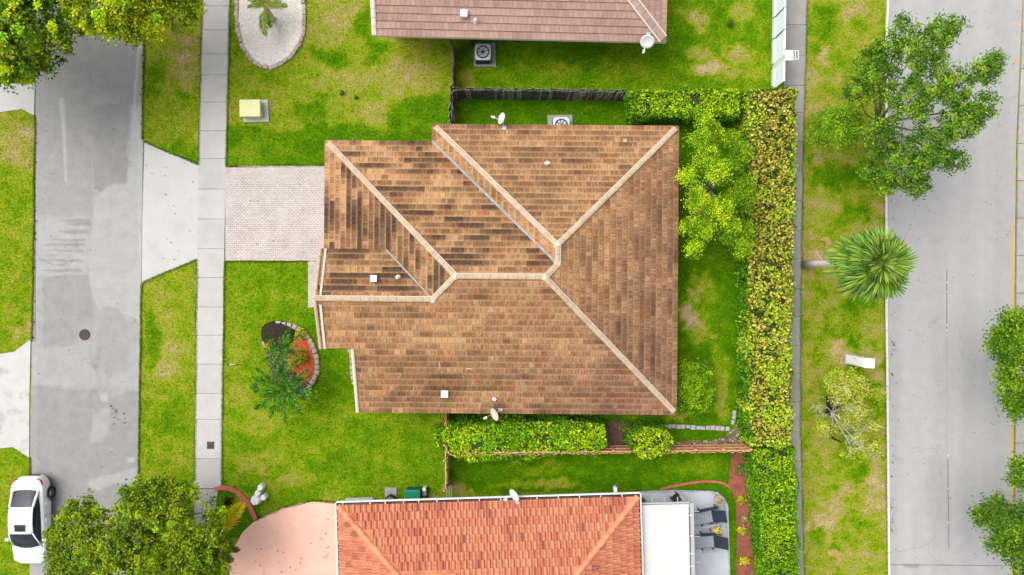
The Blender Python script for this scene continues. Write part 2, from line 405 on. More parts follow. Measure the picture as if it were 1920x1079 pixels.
def road_mat(name, c_dark, c_mid, c_light, warm=None):
    m, nt, b = new_mat(name, 0.88, 0.25); k = NT(nt); p = k.pos()
    t = k.attr('tone').outputs['Fac']
    n1 = k.noise(p, 1.6, 5, 0.65); n2 = k.noise(p, 55.0, 3, 0.7)
    f = k.math('ADD', t, k.math('MULTIPLY', k.math('SUBTRACT', n1, 0.5), 0.62))
    n6 = k.noise(p, 9.0, 4, 0.7)
    f = k.math('ADD', f, k.math('MULTIPLY', k.math('SUBTRACT', n6, 0.5), 0.42))
    f = k.math('ADD', f, k.math('MULTIPLY', k.math('SUBTRACT', n2, 0.5), 0.25))
    col = k.ramp(f, [(0.0, c_dark), (0.5, c_mid), (1.0, c_light)])
    vo = k.n('ShaderNodeTexVoronoi'); vo.inputs['Scale'].default_value = 1.1; k.l(p, vo.inputs['Vector'])
    spot = k.ramp(vo.outputs['Distance'], [(0.035, g3(0.6)), (0.06, g3(0.0))])
    col = k.mix(spot, col, tuple(x * 0.35 for x in c_dark))
    cr = k.n('ShaderNodeTexVoronoi', feature='DISTANCE_TO_EDGE'); cr.inputs['Scale'].default_value = 0.19
    dn = k.n('ShaderNodeTexNoise'); dn.inputs['Scale'].default_value = 1.6; dn.inputs['Detail'].default_value = 4; k.l(p, dn.inputs['Vector'])
    va = k.n('ShaderNodeVectorMath', operation='MULTIPLY_ADD'); k.l(dn.outputs['Color'], va.inputs[0]); va.inputs[1].default_value = (1.2, 1.2, 0); k.l(p, va.inputs[2]); k.l(va.outputs[0], cr.inputs['Vector'])
    msk = k.ramp(k.noise(p, 0.25, 2, 0.5), [(0.50, g3(0)), (0.62, g3(0.45))])
    col = k.mix(k.math('MULTIPLY', k.ramp(cr.outputs['Distance'], [(0.0, g3(1)), (0.006, g3(0))]), msk), col, tuple(x * 0.6 for x in c_dark))
    k.l(col, b.inputs['Base Color']); k.bump(n2, 0.15, 0.006, b)
    return m
M['road_west'] = road_mat('road_west', (0.155, 0.153, 0.150), (0.245, 0.242, 0.236), (0.35, 0.347, 0.338))
M['road_east'] = road_mat('road_east', (0.215, 0.212, 0.209), (0.29, 0.287, 0.284), (0.36, 0.357, 0.353))
#==STRUCTURE==
# ------------------------------------------------------------------ lawn
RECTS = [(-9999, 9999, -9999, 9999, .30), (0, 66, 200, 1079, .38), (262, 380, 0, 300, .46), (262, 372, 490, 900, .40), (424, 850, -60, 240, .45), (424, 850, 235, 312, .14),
         (850, 1450, -400, 168, .22), (850, 1400, 183, 240, .05), (1268, 1400, 200, 800, .07), (420, 835, 488, 945, .28), (835, 1400, 770, 925, .09), (1500, 1668, -400, 1500, .45),  # low strips beside house, hedge and fence paint their shade as deep green
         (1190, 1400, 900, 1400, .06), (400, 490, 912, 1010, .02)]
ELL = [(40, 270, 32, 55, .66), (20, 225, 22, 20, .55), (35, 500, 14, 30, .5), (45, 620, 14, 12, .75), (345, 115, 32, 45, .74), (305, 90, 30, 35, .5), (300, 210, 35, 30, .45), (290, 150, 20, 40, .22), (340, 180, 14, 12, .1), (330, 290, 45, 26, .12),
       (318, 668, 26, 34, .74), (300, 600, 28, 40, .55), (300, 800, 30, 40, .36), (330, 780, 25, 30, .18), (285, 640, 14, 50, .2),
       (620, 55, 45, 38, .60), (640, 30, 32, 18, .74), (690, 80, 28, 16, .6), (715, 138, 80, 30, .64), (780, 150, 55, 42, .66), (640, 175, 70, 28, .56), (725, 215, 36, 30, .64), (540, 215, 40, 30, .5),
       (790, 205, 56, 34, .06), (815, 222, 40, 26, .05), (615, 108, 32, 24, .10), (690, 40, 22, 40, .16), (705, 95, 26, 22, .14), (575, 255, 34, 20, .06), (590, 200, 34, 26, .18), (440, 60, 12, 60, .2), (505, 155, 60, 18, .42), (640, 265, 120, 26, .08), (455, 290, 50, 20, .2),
       (1300, 40, 26, 28, .78), (1342, 133, 34, 17, .92), (1318, 98, 26, 17, .7), (1385, 98, 22, 20, .62), (1390, 30, 26, 20, .55), (1420, 120, 22, 40, .45), (1050, 140, 34, 20, .42), (930, 140, 50, 14, .24), (1230, 70, 60, 50, .08), (880, 140, 20, 20, .55), (1000, 95, 160, 16, .1), (1180, 130, 60, 20, .3),  # low ellipse along the pink house eave paints its roof shadow
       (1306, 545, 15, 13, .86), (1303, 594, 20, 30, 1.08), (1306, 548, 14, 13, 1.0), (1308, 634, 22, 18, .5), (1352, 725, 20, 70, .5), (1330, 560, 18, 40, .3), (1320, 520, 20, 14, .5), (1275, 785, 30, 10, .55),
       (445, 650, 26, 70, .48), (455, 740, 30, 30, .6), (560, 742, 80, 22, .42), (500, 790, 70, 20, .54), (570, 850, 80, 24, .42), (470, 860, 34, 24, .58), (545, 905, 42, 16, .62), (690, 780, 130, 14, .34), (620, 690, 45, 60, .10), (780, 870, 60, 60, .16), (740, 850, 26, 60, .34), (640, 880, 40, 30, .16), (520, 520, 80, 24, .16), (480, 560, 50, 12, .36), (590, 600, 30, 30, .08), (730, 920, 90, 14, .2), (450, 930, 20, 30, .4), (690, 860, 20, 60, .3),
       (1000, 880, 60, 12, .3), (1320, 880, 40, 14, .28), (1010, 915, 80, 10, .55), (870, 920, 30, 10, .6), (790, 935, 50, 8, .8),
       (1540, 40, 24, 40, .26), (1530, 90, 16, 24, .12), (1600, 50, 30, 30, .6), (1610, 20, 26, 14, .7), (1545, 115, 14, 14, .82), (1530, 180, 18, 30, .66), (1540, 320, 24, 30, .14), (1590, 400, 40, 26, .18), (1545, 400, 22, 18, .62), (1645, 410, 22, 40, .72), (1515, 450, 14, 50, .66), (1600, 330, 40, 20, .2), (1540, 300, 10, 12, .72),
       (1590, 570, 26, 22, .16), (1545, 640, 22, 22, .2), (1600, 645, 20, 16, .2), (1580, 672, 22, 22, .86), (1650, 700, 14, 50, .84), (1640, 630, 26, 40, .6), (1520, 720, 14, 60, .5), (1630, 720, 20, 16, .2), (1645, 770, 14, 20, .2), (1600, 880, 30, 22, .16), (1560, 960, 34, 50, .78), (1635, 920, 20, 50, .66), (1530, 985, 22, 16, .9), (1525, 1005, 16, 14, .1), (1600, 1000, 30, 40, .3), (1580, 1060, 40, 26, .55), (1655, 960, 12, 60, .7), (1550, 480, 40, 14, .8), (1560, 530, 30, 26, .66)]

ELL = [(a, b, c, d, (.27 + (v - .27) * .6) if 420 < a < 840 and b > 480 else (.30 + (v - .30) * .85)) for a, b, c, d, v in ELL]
def dry_shade(x, y):
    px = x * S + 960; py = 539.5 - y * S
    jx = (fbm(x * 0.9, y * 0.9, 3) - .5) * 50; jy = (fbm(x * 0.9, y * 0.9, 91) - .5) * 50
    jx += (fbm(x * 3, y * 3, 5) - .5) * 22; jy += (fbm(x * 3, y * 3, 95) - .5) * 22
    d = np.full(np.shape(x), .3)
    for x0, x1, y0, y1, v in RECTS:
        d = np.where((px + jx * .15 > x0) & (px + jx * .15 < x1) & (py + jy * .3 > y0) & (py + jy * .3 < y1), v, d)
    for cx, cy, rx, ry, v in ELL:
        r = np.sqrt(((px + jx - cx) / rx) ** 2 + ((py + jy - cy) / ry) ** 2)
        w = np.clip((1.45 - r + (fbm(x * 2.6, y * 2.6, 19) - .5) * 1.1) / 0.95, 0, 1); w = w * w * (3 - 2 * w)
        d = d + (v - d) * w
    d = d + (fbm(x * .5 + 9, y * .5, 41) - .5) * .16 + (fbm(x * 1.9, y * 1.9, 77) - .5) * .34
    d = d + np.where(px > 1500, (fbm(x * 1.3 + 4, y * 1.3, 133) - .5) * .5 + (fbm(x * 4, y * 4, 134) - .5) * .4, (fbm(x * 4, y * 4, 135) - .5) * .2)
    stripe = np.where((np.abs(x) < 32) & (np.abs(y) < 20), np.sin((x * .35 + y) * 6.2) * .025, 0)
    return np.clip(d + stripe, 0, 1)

far = [-900, -400, -200, -110, -70, -50, -40]
gx = np.array(far + list(np.arange(-32, 32.01, .14)) + [-v for v in far[::-1]])
gy = np.array(far + list(np.arange(-20, 20.01, .14)) + [-v for v in far[::-1]])
XX, YY = np.meshgrid(gx, gy)
nx_, ny_ = len(gx), len(gy)
idx = np.arange(nx_ * ny_).reshape(ny_, nx_)
quads = np.stack([idx[:-1, :-1], idx[:-1, 1:], idx[1:, 1:], idx[1:, :-1]], -1).reshape(-1, 4)
gv = np.stack([XX, YY, np.zeros_like(XX)], -1).reshape(-1, 3)
ground = link('ground', mesh_np('ground', gv, quads, {'dry': ('POINT', 'FLOAT', dry_shade(gv[:, 0], gv[:, 1]))}), M['lawn'])
tag(ground, kind='structure')

def ppoly(pts, z=0.0): return [XY(a, b, z) for a, b in pts]

# ------------------------------------------------------------------ roads
def road(name, left, right, z, tone, mat, ys):
    """Strip between two pixel polylines [(py, px)...] as a fine grid with a tone per vertex."""
    ly, lx = zip(*left); ry, rx = zip(*right)
    ncol = 90
    L = np.interp(ys, ly, lx); R = np.interp(ys, ry, rx)
    f = np.linspace(0, 1, ncol)
    PX = L[:, None] + (R - L)[:, None] * f[None]; PY = np.repeat(ys[:, None], ncol, 1)
    v = np.stack([(PX - 960) / S, (539.5 - PY) / S, np.full_like(PX, z)], -1).reshape(-1, 3)
    i = np.arange(len(ys) * ncol).reshape(len(ys), ncol)
    q = np.stack([i[:-1, :-1], i[1:, :-1], i[1:, 1:], i[:-1, 1:]], -1).reshape(-1, 4)
    o = link(name, mesh_np(name, v, q, {'tone': ('POINT', 'FLOAT', np.clip(tone(PX, PY), 0, 1).ravel())}), mat)
    return tag(o, kind='structure')

def blob(PX, PY, t, poly, v, soft=6, wob=10, seed=0):
    jx = (fbm(PX / 26, PY / 26, seed + 3) - .5) * wob * 2; jy = (fbm(PX / 26, PY / 26, seed + 57) - .5) * wob * 2
    acc = np.zeros_like(PX); n = 5
    for k in range(n):
        o = (k / (n - 1) - .5) * soft
        acc += in_poly(PX + jx + o, PY + jy + o * .7, poly)
    return t + (v - t) * acc / n

def tone_west(PX, PY):
    t = .52 + (fbm(PX / 90, PY / 90, 8) - .5) * .2 + (fbm(PX / 5, PY / 60, 12) - .5) * .14
    B = lambda *a, **k: None
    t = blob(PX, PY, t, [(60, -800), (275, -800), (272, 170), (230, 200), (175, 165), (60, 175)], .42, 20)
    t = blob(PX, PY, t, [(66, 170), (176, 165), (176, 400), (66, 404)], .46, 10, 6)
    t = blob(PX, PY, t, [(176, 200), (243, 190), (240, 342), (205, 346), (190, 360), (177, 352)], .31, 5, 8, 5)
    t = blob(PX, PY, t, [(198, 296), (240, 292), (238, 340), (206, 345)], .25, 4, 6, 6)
    t = blob(PX, PY, t, [(176, 370), (215, 345), (240, 345), (246, 200), (270, 200), (268, 560), (176, 560), (165, 480)], .70, 4, 6, 9)
    t = blob(PX, PY, t, [(70, 410), (165, 405), (163, 515), (70, 520)], .68, 6, 5)
    for k, (y, h, x0, x1) in enumerate([(414, 7, 105, 168), (421, 6, 120, 168), (435, 8, 108, 167), (450, 4, 85, 162), (460, 6, 74, 160), (471, 4, 74, 158), (480, 3, 80, 110), (489, 5, 70, 156), (507, 6, 72, 152)]):
        t = blob(PX, PY, t, [(x0, y), ((x0 + x1) / 2, y - h / 2), (x1, y - h / 2), (x1, y + h / 2), ((x0 + x1) / 2, y + h / 2)], .30, 3, 3, 20 + k)
    t = blob(PX, PY, t, [(88, 520), (165, 512), (175, 590), (160, 600), (128, 660), (80, 655), (80, 530)], .36, 5, 5, 31)
    t = blob(PX, PY, t, [(60, 650), (260, 640), (260, 725), (60, 728)], .60, 8, 8, 33)
    t = blob(PX, PY, t, [(172, 540), (185, 580), (205, 575), (240, 590), (262, 600), (262, 520), (170, 510)], .72, 4, 6, 35)
    t = blob(PX, PY, t, [(182, 600), (200, 577), (225, 580), (245, 620), (240, 700), (182, 700)], .46, 8, 6, 36)
    t = blob(PX, PY, t, [(58, 725), (120, 728), (175, 735), (200, 750), (262, 728), (262, 1000), (56, 1000)], .34, 4, 6, 38)
    t = blob(PX, PY, t, [(186, 740), (200, 738), (202, 754), (190, 754)], .78, 2, 2, 40)
    t = blob(PX, PY, t, [(178, 770), (205, 765), (195, 830), (166, 836)], .58, 5, 8, 41)
    t = blob(PX, PY, t, [(160, 900), (255, 876), (258, 900), (215, 910), (185, 920), (165, 915)], .66, 5, 7, 42)
    t = blob(PX, PY, t, [(236, 858), (254, 858), (252, 868), (240, 866)], .75, 2, 3, 43)
    t = blob(PX, PY, t, [(56, 1000), (262, 1000), (262, 2000), (56, 2000)], .55, 20)
    t = blob(PX, PY, t, [(110, 185), (121, 183), (124, 270), (126, 340), (122, 340), (118, 270)], .82, 2, 2, 44)
    t = blob(PX, PY, t, [(259, 85), (263, 85), (254, 200), (262, 250), (245, 262), (249, 200)], .84, 2, 1.5, 45)
    t = np.where(np.abs(PX - 170 - (fbm(PX * 0, PY / 40, 3) - .5) * 3) < 0.7, t - .10, t)
    edge = np.minimum(PX - 58, 270 - PX); t = t + np.where(edge < 12, .08, 0)
    return t

ysr = np.concatenate([[-3000, -1200, -500], np.arange(-200, 1290, 2.6), [1700, 2600, 4000]])
road('street', [(-4000, 90), (0, 69), (180, 67), (540, 62), (810, 57), (1079, 56), (5000, 40)], [(-4000, 300), (0, 272), (270, 268), (540, 265), (810, 262), (1079, 259), (5000, 230)], .010, tone_west, M['road_west'], ysr)

def tone_east(PX, PY):
    t = .56 + (fbm(PX / 7, PY / 260, 61) - .5) * .12 + (fbm(PX / 70, PY / 110, 62) - .5) * .12
    for c, w, v in ((1700, 16, .10), (1735, 13, .06), (1755, 16, -.05), (1790, 10, .04), (1815, 16, -.05), (1838, 9, .07), (1862, 14, -.03), (1885, 16, -.10), (1678, 7, -.10), (1868, 6, -.06)):
        t = t + v * np.exp(-((PX - c - (fbm(PX * 0, PY / 120, 4) - .5) * 6) / w) ** 2)
    t = blob(PX, PY, t, [(1660, -2000), (1906, -2000), (1906, -20), (1660, 0)], .5, 10)
    t = blob(PX, PY, t, [(1664, 620), (1690, 660), (1690, 720), (1664, 740)], .40, 14, 8, 72)
    t = blob(PX, PY, t, [(1735, 860), (1775, 850), (1775, 980), (1740, 970)], .40, 16, 6, 73)
    t = blob(PX, PY, t, [(1664, 930), (1680, 950), (1680, 1000), (1664, 1010)], .34, 10, 5, 74)
    t = blob(PX, PY, t, [(1692, 1058), (1724, 1057), (1722, 1066), (1696, 1065)], .0, 3, 3, 75)
    t = np.where((np.abs(PX - 1775.5) < .9) & (PY > 500), t - .16, t)
    return t
road('avenue', [(-4000, 1700), (-20, 1668), (60, 1663), (540, 1662), (810, 1665), (1079, 1667), (5000, 1680)], [(-4000, 1925), (0, 1917), (270, 1905), (540, 1902), (1079, 1899), (5000, 1880)], .010, tone_east, M['road_east'], ysr)

# beyond the median the avenue goes on
far_road = MB(); far_road.prism([(31.0, -120), (45, -120), (45, 120), (31.0, 120)], 0, .010)
tag(far_road.build('far_carriageway', M['road_east']), kind='structure').data.attributes.new('tone', 'FLOAT', 'POINT')

def strip(name, left, right, z0, z1, mat, ys, seed=0, piece='paving_slab', gap=.35, jitter=.0, base_mat=None, tints=None):
    """A walk or kerb of separate slabs between two pixel polylines, cut at the joints ys."""
    ly, lx = zip(*left); ry, rx = zip(*right)
    edge = [(np.interp(y, ly, lx), y) for y in (ys[0], ys[-1])] ; edge2 = [(np.interp(y, ry, rx), y) for y in (ys[-1], ys[0])]
    ym = np.linspace(ys[0], ys[-1], 24)
    poly = [(np.interp(y, ly, lx) + .8, y) for y in ym] + [(np.interp(y, ry, rx) - .8, y) for y in ym[::-1]]
    base = MB(); base.prism(ppoly(poly), -.02, z0 + .002)
    b = tag(base.build(name, base_mat or M['joint']), kind='structure')
    r = random.Random(seed)
    for i in range(len(ys) - 1):
        a, c = ys[i] + gap, ys[i + 1] - gap
        m = MB(); m.tint = tints[i] if tints else r.uniform(.35, 1)
        P = ppoly([(np.interp(a, ly, lx), a), (np.interp(a, ry, rx), a), (np.interp(c, ry, rx), c), (np.interp(c, ly, lx), c)])
        dz = r.uniform(-jitter, jitter); ch = .012
        cx = sum(p[0] for p in P) / 4; cy = sum(p[1] for p in P) / 4
        Q = [(x + (ch if x < cx else -ch), y + (ch if y < cy else -ch)) for x, y in P]
        n = 4; z = z1 + dz
        vs = [(x, y, z0) for x, y in P] + [(x, y, z - ch) for x, y in P] + [(x, y, z) for x, y in Q]
        fs = []
        for k in range(4):
            j = (k + 1) % 4; fs += [(j, k, 4 + k, 4 + j), (4 + j, 4 + k, 8 + k, 8 + j)]
        fs.append((11, 10, 9, 8)); m.add(vs, fs)
        m.build(piece, mat, b)
    return b

yw = [-420, -360, -310, -255, -200, -150, -97, -43, 12, 57, 102, 141, 192, 246, 298, 355, 411, 467, 521, 576, 629, 683, 738, 787, 860, 916]
strip('pavement', [(-500, 392), (0, 380), (270, 373), (540, 369), (810, 366), (1300, 362)], [(-500, 445), (0, 432), (270, 425), (540, 420), (810, 417), (1300, 413)], .012, .040, M['concrete_walk'], yw, 3, 'paving_slab', .28, .004, tints=[random.Random(k).uniform(.7, 1) for k in range(24)] + [.5])
strip('pavement', [(-500, 392), (0, 380), (270, 373), (540, 369), (810, 366), (1300, 362)], [(0, 431), (900, 414), (940, 404), (1300, 398)], .012, .040, M['concrete_old'], [917, 970, 1025, 1080, 1140, 1200, 1300], 5, 'paving_slab', .45, .004)
ye = [-420, -360, -300, -240, -180, -120, -65, -8, 47, 105, 161, 212, 266, 320, 376, 432, 486, 541, 594, 648, 700, 755, 810, 865, 920, 975, 1030, 1085, 1140, 1200, 1260, 1320]
strip('pavement', [(-500, 1476), (0, 1471), (540, 1464), (1079, 1470), (1400, 1474)], [(-500, 1522), (0, 1514), (270, 1506), (540, 1501), (810, 1501), (1079, 1508), (1400, 1514)], .012, .040, M['concrete_old'], ye, 9, 'paving_slab', .32, .005)

def flat(name, pts, z, mat, z0=-.02):
    m = MB(); m.prism(ppoly(pts), z0, z); return tag(m.build(name, mat), kind='structure')
flat('driveway_apron', [(271.5, 266), (373.2, 309.5), (372.2, 380), (371.2, 440), (370.2, 486.5), (266.5, 531), (267.5, 400)], .030, M['concrete_light'])
flat('driveway_apron', [(-900, 150), (50, 158), (65.5, 157), (64.5, 217), (42, 205), (0, 211), (-900, 216)], .030, M['concrete_light'])
flat('driveway_apron', [(-900, 672), (0, 664), (27, 660), (58, 636), (55.5, 760), (55.2, 858), (25, 838.5), (0, 841), (-900, 850)], .030, M['concrete_dirty'])
pk = flat('pink_driveway', [(636, 944), (606, 941), (585, 940.5), (560, 944), (530, 952), (500, 964.5), (478, 977), (455, 998), (440, 1025), (415, 1060), (398, 1090), (268, 1100), (240, 1300), (640, 1300)], .034, M['pink'])
flat('patio_floor', [(1196, 921), (1262, 919), (1330, 920), (1345, 923), (1358, 933), (1365, 950), (1369, 1079), (1374, 1300), (1196, 1300)], .05, M['patio'])

# paver driveway: every paver a block of the joined field
def paver_field(parent, poly_px, ang, seed, L=.205, Wd=.105):
    pts = ppoly(poly_px); r = random.Random(seed); m = MB()
    x0 = min(p[0] for p in pts); x1 = max(p[0] for p in pts); y0 = min(p[1] for p in pts); y1 = max(p[1] for p in pts)
    xa = np.array([p[0] for p in pts]); row = 0; y = y0
    while y < y1:
        x = x0 - (L / 2 if row % 2 else 0)
        while x < x1:
            a, b_, c, d = max(x, x0) + .004, min(x + L, x1) - .004, y + .004, min(y + Wd, y1) - .004
            if b_ - a > .02 and d - c > .02 and in_poly(np.array((a + b_) / 2), np.array((c + d) / 2), pts):
                m.tint = r.random(); z = .040 + r.uniform(-.003, .003)
                m.box(a, b_, c, d, .015, z, cham=.004)
            x += L
        y += Wd; row += 1
    o = m.build('paver', M['paver'], parent); o['kind'] = 'stuff'
    return o
pv = flat('paver_driveway', [(424, 313), (608, 311), (650, 311), (650, 577), (578, 577), (578, 490), (422, 490)], .018, M['joint'])
paver_field(pv, [(424.5, 313), (650, 311), (650, 489.5), (423, 489.5)], 0, 4)
paver_field(pv, [(578, 490), (650, 490), (650, 576.5), (578, 576.5)], 0, 5)

# avenue kerbs, lines, joints
strip('kerb', [(-600, 1664), (-20, 1663.5), (60, 1659), (540, 1658.5), (810, 1661.5), (1079, 1664), (1400, 1666)], [(-600, 1668), (-20, 1667.6), (60, 1663.2), (540, 1662.6), (810, 1665.6), (1079, 1668), (1400, 1670)], .012, .105, M['white_line'], list(np.arange(-420, 1400, 52.0)), 14, 'kerb_stone', .3, .004)
strip('median_kerb', [(-600, 1921), (0, 1917.5), (270, 1906.5), (540, 1903.5), (1079, 1901), (1400, 1900)], [(-600, 1939), (0, 1934), (270, 1922), (540, 1919), (1079, 1917), (1400, 1916)], .012, .13, M['kerb'], list(np.arange(-430, 1400, 70.0)), 15, 'kerb_stone', .4, .004)
def line_mark(name, segs, w, z, mat, parent=None):
    for a, b_ in segs:
        m = MB(); A = Vector(XY(*a)); B = Vector(XY(*b_)); d = (B - A).normalized(); n = Vector((-d.y, d.x)) * w / 2
        m.prism([tuple(A + n), tuple(A - n), tuple(B - n), tuple(B + n)], z - .004, z)
        tag(m.build(name, mat, parent), kind='structure')
line_mark('edge_line', [((1899.5, 425), (1898.5, 560)), ((1898.5, 562), (1897.5, 700)), ((1897.5, 701), (1898.5, 1079)), ((1898.5, 1080), (1900, 1400)), ((1911, -400), (1908, 40)), ((1906.5, 70), (1903, 130)), ((1902, 160), (1901, 300)), ((1901, 320), (1900, 420))][:4], .11, .018, M['yellow_paint'])
r_ = random.Random(5)
y = -20
while y < 425:
    L_ = r_.uniform(4, 16); x = np.interp(y, [0, 200, 430], [1909, 1903.5, 1900])
    line_mark('edge_line', [((x + r_.uniform(-.5, .5), y), (x - .2, y + L_))], r_.uniform(.04, .09), .018, M['yellow_paint']); y += L_ + r_.uniform(4, 22)
line_mark('road_joint', [((1775, 508), (1775, 622)), ((1777, 862), (1779, 1030)), ((1665, 1059), (1898, 1061))], .035, .016, M['crack'])
for y in np.arange(510, 1030, 9.0):
    if r_.random() < .32 and not 625 < y < 850:
        line_mark('lane_flake', [((1775.5 + r_.uniform(-.6, .6) + (2 if y > 850 else 0), y), (1775.5 + (2 if y > 850 else 0), y + r_.uniform(1.5, 4)))], .05, .020, M['white_line'])
line_mark('road_joint', [((66.4, 158), (66, 640))], .05, .016, M['crack'])

# manhole, covers
def cover(name, px, py, label, r=None, sq=None, mat='iron', z=.016):
    x, y = XY(px, py); t = thing(name, label, 'manhole' if r else 'cover', (x, y, z))
    m = MB()
    if r:
        m.lathe([(r, -.02), (r, .006), (r * .94, .010), (r * .92, .004)], 28); m.build('rim', M[mat], t)
        m = MB(); m.lathe([(r * .90, -.02), (r * .90, .008), (r * .86, .011)], 28)
        for k in range(-3, 4):
            w = math.sqrt(max(0, (r * .8) ** 2 - (k * r * .22) ** 2)); m.box(-w, w, k * r * .22 - .012, k * r * .22 + .012, .008, .017)
        m.build('lid', M[mat], t)
    else:
        m.box(-sq, sq, -sq, sq, -.02, .006, cham=.004); m.build('rim', M['concrete_old'], t)
        m = MB(); m.box(-sq * .86, sq * .86, -sq * .86, sq * .86, 0, .012, cham=.004)
        for k in range(-2, 3): m.box(-sq * .7, sq * .7, k * sq * .3 - .01, k * sq * .3 + .01, .01, .018)
        m.build('lid', M[mat], t)
    return t
cover('manhole_cover', 159, 628, 'round dark iron manhole cover in the middle of the grey street', r=.31)
cover('sidewalk_cover', 395.5, 835, 'small square dark iron cover set in the pale pavement', sq=.22, z=.040)
cover('valve_cover', 249, 601, 'small pale valve cover at the street edge beside the grass strip', r=.13, mat='kerb')
#==HOUSES==
# ------------------------------------------------------------------ houses
def clip_rect(poly, x0, x1, y0, y1):
    def half(P, f, inter):
        out = []
        for i in range(len(P)):
            a, b_ = P[i], P[(i + 1) % len(P)]
            fa, fb = f(a), f(b_)
            if fa >= 0: out.append(a)
            if (fa >= 0) != (fb >= 0):
                t = fa / (fa - fb); out.append((a[0] + (b_[0] - a[0]) * t, a[1] + (b_[1] - a[1]) * t))
        return out
    for f in (lambda p: p[0] - x0, lambda p: x1 - p[0], lambda p: p[1] - y0, lambda p: y1 - p[1]):
        poly = half(poly, f, None)
        if len(poly) < 3: return []
    return poly

def area(P):
    return abs(sum(P[i][0] * P[(i + 1) % len(P)][1] - P[(i + 1) % len(P)][0] * P[i][1] for i in range(len(P)))) / 2

def u2(pts): return [(a / S, b_ / S) for a, b_ in pts]

